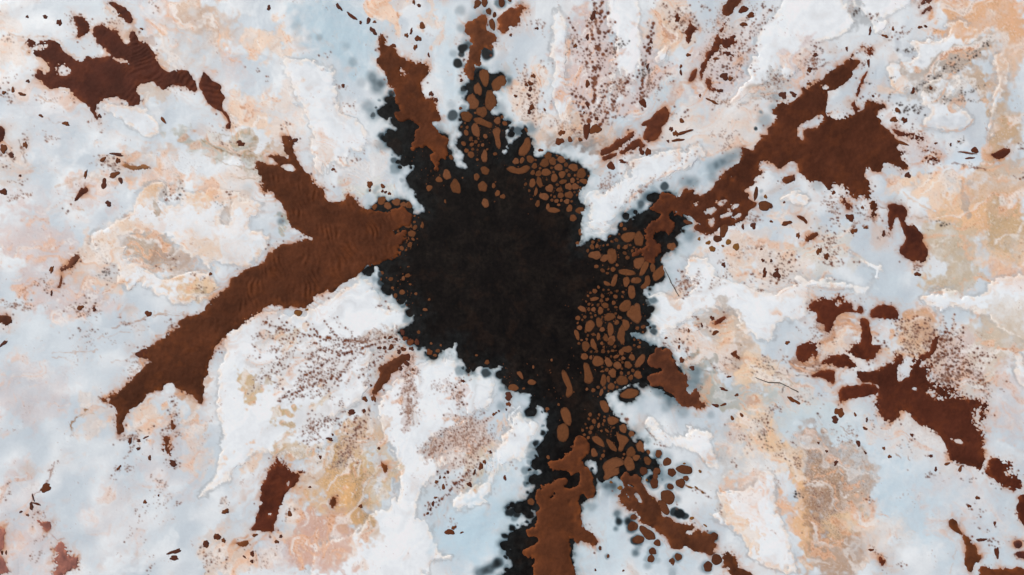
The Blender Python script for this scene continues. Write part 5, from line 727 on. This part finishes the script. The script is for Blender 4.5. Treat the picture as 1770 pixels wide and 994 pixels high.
# far ground, reaching well past anything the drone could see
me = bpy.data.meshes.new("ground"); E = 900.0
me.from_pydata([(-E, -E, -.42), (E, -E, -.42), (E, E, -.42), (-E, E, -.42)], [], [(0, 1, 2, 3)])
gm = bpy.data.materials.new("pale_flat"); gm.use_nodes = True
n_ = gm.node_tree.nodes; l_ = gm.node_tree.links; p_ = n_["Principled BSDF"]; p_.inputs["Roughness"].default_value = .8
tn = n_.new("ShaderNodeTexNoise"); tn.inputs["Scale"].default_value = .12; tn.inputs["Detail"].default_value = 8; ge = n_.new("ShaderNodeNewGeometry")
rp = n_.new("ShaderNodeValToRGB"); l_.new(ge.outputs["Position"], tn.inputs["Vector"]); l_.new(tn.outputs["Fac"], rp.inputs[0]); l_.new(rp.outputs[0], p_.inputs["Base Color"])
rp.color_ramp.elements[0].position = .36; rp.color_ramp.elements[0].color = (.35, .17, .10, 1); rp.color_ramp.elements[1].position = .5; rp.color_ramp.elements[1].color = (.62, .67, .71, 1)
me.materials.append(gm); o = bpy.data.objects.new("ground", me); COLL.objects.link(o); o["kind"] = "structure"; o["label"] = "pale stained flat stretching away on all sides"; o["category"] = "ground"

full = (0, NX, 0, NY)
cmin = lambda a: np.minimum(np.minimum(a[:-1, :-1], a[1:, :-1]), np.minimum(a[:-1, 1:], a[1:, 1:]))
cmax = lambda a: np.maximum(np.maximum(a[:-1, :-1], a[1:, :-1]), np.maximum(a[:-1, 1:], a[1:, 1:]))
cover = (cmin(np.maximum(bank_s, crust_all)) > 9) | (cmin(pool_s) > 10)
o = lattice_mesh("water", full, Z0, col, ~cover, M_flat)
o["kind"] = "structure"; o["label"] = "shallow milky blue white water tinted with peach and rust"; o["category"] = "water"

pc = np.empty((NY, NX, 3), np.float32)
pc[:] = lin((17, 13, 11)); t = sstep(N_l + .5 * N_m, -.5, 1.6)[..., None]; pc += (lin((26, 21, 17)) - pc) * t * .8
t = sstep(-pool_s + 6 * N_m, -34, 0)[..., None]; pc += (lin((25, 27, 27)) - pc) * t * .8
pc *= (1 + .20 * N_x + .14 * N_r)[..., None]; pc += (lin((40, 27, 19)) - pc) * (.35 * sstep(N_s + .5 * N_r2, .5, 2.0))[..., None]; pc = np.clip(pc, .002, 1)
pz = np.full((NY, NX), -.04, np.float32) + .004 * N_f
o = lattice_mesh("black_water", full, pz, pc, cmax(pool_s) > -5, M_pool)
o["kind"] = "structure"; o["label"] = "black star shaped pool of dark water in the middle"; o["category"] = "pool"

for (lab, b, sl, s, H) in crust_data:
    zc = np.where(s > 0, H * (1 - np.exp(-s / 9.0)) * .19 + .0012 * N_x[sl] * np.clip(s / 6, 0, 1) + .0012 * N_p[sl] * np.clip(s / 5, 0, 1), .045 * s) + np.where(s > 0, 0, 0)
    zc = zc + Z0[sl] * sstep(-s, -6, 3)
    cells = cmax(s) > -2.2
    if cells.any():
        o = lattice_mesh("salt_crust", b, zc.astype(np.float32), col[sl], cells, M_crust)
        o["label"] = lab; o["category"] = "salt crust"; o["group"] = "white salt crusts"

for k, (row, b, sl, s) in enumerate(bank_data):
    name, cat, lab, c, wob, _ = row
    base = lin(c); edge = lin(np.array(c) * 1.10 + np.array((34, 18, 4))); deep = lin(np.array(c) * .86)
    C = np.empty(s.shape + (3,), np.float32); C[:] = base
    C += (deep - C) * (.7 * sstep(N_l[sl] + .5 * N_x[sl], -.2, 1.5))[..., None]
    C *= (1 + .07 * N_s[sl] + .035 * N_x[sl] + .025 * N_f[sl] + .07 * N_r[sl])[..., None]; C += (edge - C) * (.18 * sstep(N_s2[sl] + .5 * N_l3[sl], .6, 2.2))[..., None]
    C += (edge - C) * (.75 * np.exp(-np.clip(s, 0, 50) / (2.2 + 5.5 * sstep(N_l2[sl] + .4 * N_s[sl], .3, 1.8))) * np.clip(.65 + .5 * N_m[sl], 0, 1))[..., None]
    z = .045 * (1 - np.exp(-np.clip(s, 0, 99) / 3.0)) + (.012 * N_x[sl]) * np.clip(s / 6, 0, 1)
    if k in (0, 3, 4):                                                   # current ripples
        A, B = PX[sl], PY[sl]
        if k == 4: phs = (A * .96 - B * .26 + 5 * N_l2[sl] + .9 * N_s[sl]) / 9.5; am = .034 * np.clip(.6 + .6 * N_s2[sl], .1, 1.4) * sstep(s, 3, 16) * np.clip(.75 + .5 * N_l3[sl], .1, 1.3) * sstep(A, 300, 400)
        elif k == 0: phs = (A * .55 + B * .83 + 4 * N_l2[sl] + .8 * N_s[sl]) / 8.2; am = .024 * np.clip(.7 + .5 * N_s2[sl], .1, 1.4) * sstep(A, 200, 235) * sstep(s, 1, 6)
        else: phs = (-A * .3 + B * .95 + 3 * N_l2[sl]) / 8.0; am = .024 * sstep(s, 1, 6)
        wv = np.sin(2 * math.pi * phs); z = z + am * wv
    z = np.where(s > 0, z + .012, .012 + .05 * s)
    z = np.where((s <= 0) & (pool_s[sl] > 0), -.02 + .05 * s, z)
    cells = cmax(s) > -1.6
    o = lattice_mesh(name, b, z.astype(np.float32), np.clip(C, .003, .8), cells, M_mud)
    o["label"] = lab; o["category"] = cat; o["group"] = "brown sediment banks" if name == "sediment_bank" else "sediment tongues round the pool"

# ------------------------------------------------------------------ clumps, drops and blots: small domed pads
rnd = random.Random(5)
def pad_mesh(name, rim, hgt, c, mat):
    """rim: closed outline in metres round the origin -> domed pad with a rounded shoulder"""
    n = len(rim); V = []; F = []; T = []
    e = lin(np.array(c) * .80); b_ = lin(c)  # darker rim: shadow line round the pad put into its colour
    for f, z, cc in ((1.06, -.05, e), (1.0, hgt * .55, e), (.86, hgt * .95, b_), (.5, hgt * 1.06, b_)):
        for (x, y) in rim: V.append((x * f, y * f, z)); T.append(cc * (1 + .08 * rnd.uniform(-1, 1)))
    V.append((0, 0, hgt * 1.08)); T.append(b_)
    for r in range(3):
        for i in range(n):
            j = (i + 1) % n; F.append((r * n + i, r * n + j, (r + 1) * n + j, (r + 1) * n + i))
    for i in range(n): F.append((3 * n + i, 3 * n + (i + 1) % n, 4 * n))
    me = bpy.data.meshes.new(name); me.from_pydata(V, [], F); me.shade_smooth()
    ca = me.color_attributes.new("tone", 'FLOAT_COLOR', 'POINT')
    ca.data.foreach_set("color", np.array([[*t_, 1] for t_ in T], np.float32).ravel())
    me.materials.append(mat); return me
def rim_of(n, wob):
    p1, p2, p3 = (rnd.uniform(0, 6.28) for _ in range(3)); a1, a2, a3 = (rnd.uniform(.3, 1) * wob for _ in range(3))
    out = []
    for i in range(n):
        a = 2 * math.pi * i / n; r = 1 + a1 * math.sin(2 * a + p1) + a2 * .8 * math.sin(3 * a + p2) + a3 * .6 * math.sin(5 * a + p3) + rnd.uniform(-1, 1) * wob * .22
        out.append((r * math.cos(a), r * math.sin(a)))
    return out
def variants(tag, n, wob, cs, mat): return [pad_mesh(tag, rim_of(24, wob), 1.0, cs[i % len(cs)], mat) for i in range(n)]
V_cl = variants("clump_shape", 36, .12, [CLB, (102, 63, 38), (114, 72, 46), (98, 60, 35)], M_clump)
V_ch = variants("chain_clump_shape", 16, .11, [(92, 54, 33), (84, 48, 30), (98, 58, 36)], M_clump)
V_bl = variants("blot_shape", 20, .24, [(96, 52, 30), (88, 46, 30), (106, 60, 34), (84, 48, 36)], M_mud)
V_go = variants("gold_shape", 6, .15, [(128, 86, 42), (120, 78, 38)], M_mud)
def place(name, me, x, y, rx, ry, an, z, hz, lab, cat, grp):
    o = bpy.data.objects.new(name, me); COLL.objects.link(o)
    o.location = ((x - 885) * S, (497 - y) * S, z); o.rotation_euler = (0, 0, -math.radians(an)); o.scale = (rx * K * S, ry * K * S, hz)
    o["label"] = lab; o["category"] = cat; o["group"] = grp
def zone(x, y):
    if y > 690: return ("south", "brown clump lying on black water where the pool runs out south")
    if x > 985 and y > 520: return ("east", "brown clump in the crowded cluster at the pool's east shore")
    if x > 985 and y > 380: return ("gap", "brown clump in the black inlet below the white crust spit")
    if x > 900: return ("north east", "brown clump in the cobble like cluster at the pool's north east corner")
    if x > 790 and y < 360: return ("north", "brown clump in the chain entering the pool from the north")
    if x > 735 and y < 400: return ("north west", "brown clump drifting off the tapering tongue's end")
    if x < 740: return ("west", "brown clump at the broken end of the forked tongue")
    return ("shore", "brown clump on black water along the pool's white southern shore")
def look(rx, ry):
    m = math.sqrt(max(rx * ry, 1)) * K; e = max(rx, ry) / max(min(rx, ry), .1)
    return ("tiny" if m < 3 else "small" if m < 5 else "medium" if m < 7.5 else "large") + (" long" if e > 2.2 else " oval" if e > 1.3 else " round")
ci = 0
for txt in CL_POLY.replace("\n", "|").split("|"):
    P = chaikin(pts(txt.strip())); c0 = P.mean(0)
    rim = [((p[0] - c0[0]) * S, -(p[1] - c0[1]) * S) for p in P[::-1]]
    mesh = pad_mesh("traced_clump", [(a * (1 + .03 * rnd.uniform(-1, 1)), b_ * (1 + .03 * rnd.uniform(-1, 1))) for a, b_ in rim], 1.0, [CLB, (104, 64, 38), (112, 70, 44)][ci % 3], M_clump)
    o = bpy.data.objects.new("sediment_clump", mesh); COLL.objects.link(o); o.location = ((c0[0] - 885) * S, (497 - c0[1]) * S, -.035); o.scale = (1, 1, .026)
    z_, lab = zone(*c0); ext = (P.max(0) - P.min(0)) / 2 / K; o["label"] = look(*ext).split()[0] + " irregular " + lab; o["category"] = "clump"; o["group"] = "brown clumps, " + z_; ci += 1
for v in each(CL_ELL):
    x, y, rx, ry = v[:4]; an = v[4] if len(v) > 4 else rnd.uniform(-15, 15)
    if rx < 1: continue
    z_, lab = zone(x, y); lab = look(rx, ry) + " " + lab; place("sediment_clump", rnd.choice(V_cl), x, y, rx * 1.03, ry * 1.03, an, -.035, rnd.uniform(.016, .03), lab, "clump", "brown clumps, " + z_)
for v in each(CH_ELL):
    x, y, rx, ry = v[:4]; an = v[4] if len(v) > 4 else rnd.uniform(-15, 15)
    lab, g = (("brown clump in the loose chain trailing in from the far north", "chain clumps, north") if y < 60 else ("dark brown clump along the underside of the broad dark tongue", "chain clumps, east") if y < 500 else
              ("dark brown clump beside the south east tongue in pale water", "chain clumps, south east"))
    lab = look(rx, ry) + " " + lab
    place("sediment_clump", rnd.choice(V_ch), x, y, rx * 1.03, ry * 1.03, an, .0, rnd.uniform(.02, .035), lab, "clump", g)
cr_V = []; cr_F = []; cr_T = []; crg = np.random.default_rng(31)
CLS = [(v[0], v[1], max(v[2], v[3]) * K) for v in each(CL_ELL) if v[2] > 1] + [(*q_.mean(0), .6 * float(np.ptp(q_, 0).max())) for q_ in (pts(t_.strip()) for t_ in CL_POLY.replace("\n", "|").split("|"))]
FILL = []
for (zx, zy, zrx, zry, n) in ((1055,570,58,80,2600),(1060,430,45,45,900),(960,300,62,48,2000),(1050,650,50,30,800),(1060,750,55,50,1200),(835,220,40,60,900),(700,395,20,40,300),(1095,330,25,20,200)):
    for _ in range(n):
        x, y = zx + zrx * crg.uniform(-1, 1), zy + zry * crg.uniform(-1, 1)
        if ((x - zx) / zrx) ** 2 + ((y - zy) / zry) ** 2 > 1: continue
        j, i = int((y - Y0) / G), int((x - X0) / G); r = 2.3 + 3.2 * crg.random() ** 1.4
        if pool_s[j, i] < r * .6 or bank_s[j, i] > -r: continue
        if all((x - a) ** 2 + (y - b_) ** 2 > (c_ * .92 + r + .9) ** 2 for a, b_, c_ in CLS): CLS.append((x, y, r)); FILL.append((x, y, r))
for (x, y, r0_) in FILL:
    o0 = len(cr_V); ph_ = crg.uniform(0, 6.28); el_ = crg.uniform(.7, 1); cc = lin(np.array((106, 65, 39)) * crg.uniform(.82, 1.08)); n_k = 12
    rr = [r0_ * S * crg.uniform(.85, 1.12) for _ in range(n_k)]
    for f_, z_f, cm in ((1.05, -.06, .7), (.92, -.022, .9)):
        for k in range(n_k):
            a = 2 * math.pi * k / n_k; u, v = rr[k] * f_ * math.cos(a), rr[k] * f_ * el_ * math.sin(a)
            cr_V.append(((x - 885) * S + u * math.cos(ph_) - v * math.sin(ph_), (497 - y) * S + u * math.sin(ph_) + v * math.cos(ph_), z_f)); cr_T.append((*(cc * cm), 1))
    cr_V.append(((x - 885) * S, (497 - y) * S, -.014)); cr_T.append((*cc, 1))
    for k in range(n_k): k2 = (k + 1) % n_k; cr_F += [(o0 + k, o0 + k2, o0 + n_k + k2, o0 + n_k + k), (o0 + n_k + k, o0 + n_k + k2, o0 + 2 * n_k)]
for (zx, zy, zrx, zry, n) in ((1055,560,60,90,190),(1050,640,50,40,70),(1060,430,50,50,70),(960,300,60,45,90),(830,230,45,70,70),(740,280,50,50,50),(1050,740,50,50,80),(705,400,25,40,40),(700,500,25,45,40),(880,650,60,25,20),(960,680,40,50,20),(1120,740,50,40,40)):
    for _ in range(n):
        x, y = zx + zrx * crg.normal(0, .5), zy + zry * crg.normal(0, .5); j, i = int((y - Y0) / G), int((x - X0) / G)
        if pool_s[j, i] < 1 or bank_s[j, i] > 0: continue
        r = crg.uniform(.7, 2.2) * S; o0 = len(cr_V); ph_ = crg.uniform(0, 6.28); el_ = crg.uniform(.6, 1); cc = lin(np.array((100, 60, 36)) * crg.uniform(.6, 1.1))
        for k in range(8):
            a = k * math.pi / 4; q = r * crg.uniform(.75, 1.15); u, v = q * math.cos(a), q * el_ * math.sin(a)
            cr_V.append(((x - 885) * S + u * math.cos(ph_) - v * math.sin(ph_), (497 - y) * S + u * math.sin(ph_) + v * math.cos(ph_), -.05)); cr_T.append((*cc, 1))
        cr_V.append(((x - 885) * S, (497 - y) * S, -.008)); cr_T.append((*cc, 1)); cr_F += [(o0 + k, o0 + (k + 1) % 8, o0 + 8) for k in range(8)]
me = bpy.data.meshes.new("crumbs"); me.from_pydata(cr_V, [], cr_F); ca = me.color_attributes.new("tone", 'FLOAT_COLOR', 'POINT'); ca.data.foreach_set("color", np.array(cr_T, np.float32).ravel()); me.materials.append(M_clump)
o = bpy.data.objects.new("sediment_crumbs", me); COLL.objects.link(o); o["kind"] = "stuff"; o["label"] = "fine brown crumbs of sediment strewn between the clumps on black water"; o["category"] = "sediment"
def bzone(x, y):
    if x < 600: a = ("in the western stained flat", "west") if y < 560 else ("in the south western crust", "south west")
    elif x < 1060: a = ("north of the black pool", "north") if y < 470 else ("south of the black pool", "south")
    else: a = ("in the north eastern crust", "north east") if y < 300 else ("in the flat east of the pool", "east") if y < 690 else ("in the south eastern milky basin", "south east")
    return a
ztop = Z0.copy()
for (lab, b, sl, s, H) in crust_data: ztop[sl] = np.maximum(ztop[sl], np.where(s > 0, .19 * H * (1 - np.exp(-s / 9.0)), -1))
def ground_z(x, y): return float(ztop[min(NY - 1, max(0, int((y - Y0) / G))), min(NX - 1, max(0, int((x - X0) / G)))])
for txt, vs, nm, word in ((BLOT_ELL, V_bl, "rust_blot", "rust brown blot of mud "), (GOLD_ELL, V_go, "amber_blot", "amber drop of mud ")):
    for v in each(txt):
        x, y, rx, ry = v[:4]; an = v[4] if len(v) > 4 else rnd.uniform(-20, 20)
        if rx < 1: continue
        w_, g = bzone(x, y)
        place(nm, rnd.choice(vs), x, y, rx * 1.02, ry * 1.02, an, max(ground_z(x, y), -.03), rnd.uniform(.03, .05), look(rx, ry) + ' ' + word + w_, "mud blot", ("rust" if nm == "rust_blot" else "amber") + " blots, " + g)

# ------------------------------------------------------------------ two dead twigs lying on the flat
mt = bpy.data.materials.new("dead_wood"); mt.use_nodes = True
p_ = mt.node_tree.nodes["Principled BSDF"]; p_.inputs["Roughness"].default_value = .9
tn = mt.node_tree.nodes.new("ShaderNodeTexNoise"); tn.inputs["Scale"].default_value = 9; rp = mt.node_tree.nodes.new("ShaderNodeValToRGB")
rp.color_ramp.elements[0].color = (.020, .013, .009, 1); rp.color_ramp.elements[1].color = (.09, .055, .03, 1)
mt.node_tree.links.new(tn.outputs["Fac"], rp.inputs[0]); mt.node_tree.links.new(rp.outputs[0], p_.inputs["Base Color"])
def twig(lab, p, r0, r1):
    P = pts(p); V = []; F = []; n = 7; m = []
    for i in range(len(P) - 1):
        for t_ in np.linspace(0, 1, 6)[:-1]: m.append(P[i] * (1 - t_) + P[i + 1] * t_)
    m.append(P[-1])
    for i, q in enumerate(m):
        r = r0 + (r1 - r0) * i / (len(m) - 1); d = m[min(i + 1, len(m) - 1)] - m[max(i - 1, 0)]; d = d / np.hypot(*d); jx = rnd.uniform(-.5, .5)
        for k in range(n):
            a = 2 * math.pi * k / n
            V.append(((q[0] + jx - d[1] * 0 - 885) * S - d[1] * -1 * r * math.cos(a) * -1, (497 - q[1]) * S - d[0] * r * math.cos(a) * -1, max(ground_z(q[0], q[1]), 0) + .05 + r * math.sin(a)))
    for i in range(len(m) - 1):
        for k in range(n): F.append((i * n + k, i * n + (k + 1) % n, (i + 1) * n + (k + 1) % n, (i + 1) * n + k))
    F += [tuple(range(n)), tuple(range((len(m) - 1) * n, len(m) * n))]
    me = bpy.data.meshes.new("twig"); me.from_pydata(V, [], F); me.shade_smooth(); me.materials.append(mt)
    o = bpy.data.objects.new("twig", me); COLL.objects.link(o); o["label"] = lab; o["category"] = "twig"
twig("straight dark twig lying from the clump inlet into white crust", "M4 325,705 345,750 372,805 407,866", .03, .065)
twig("long crooked dark twig lying on pale olive water east of the pool", "L4 845,604 880,618 920,632 985,634 1030,655 1060,672 1092,686", .03, .055)
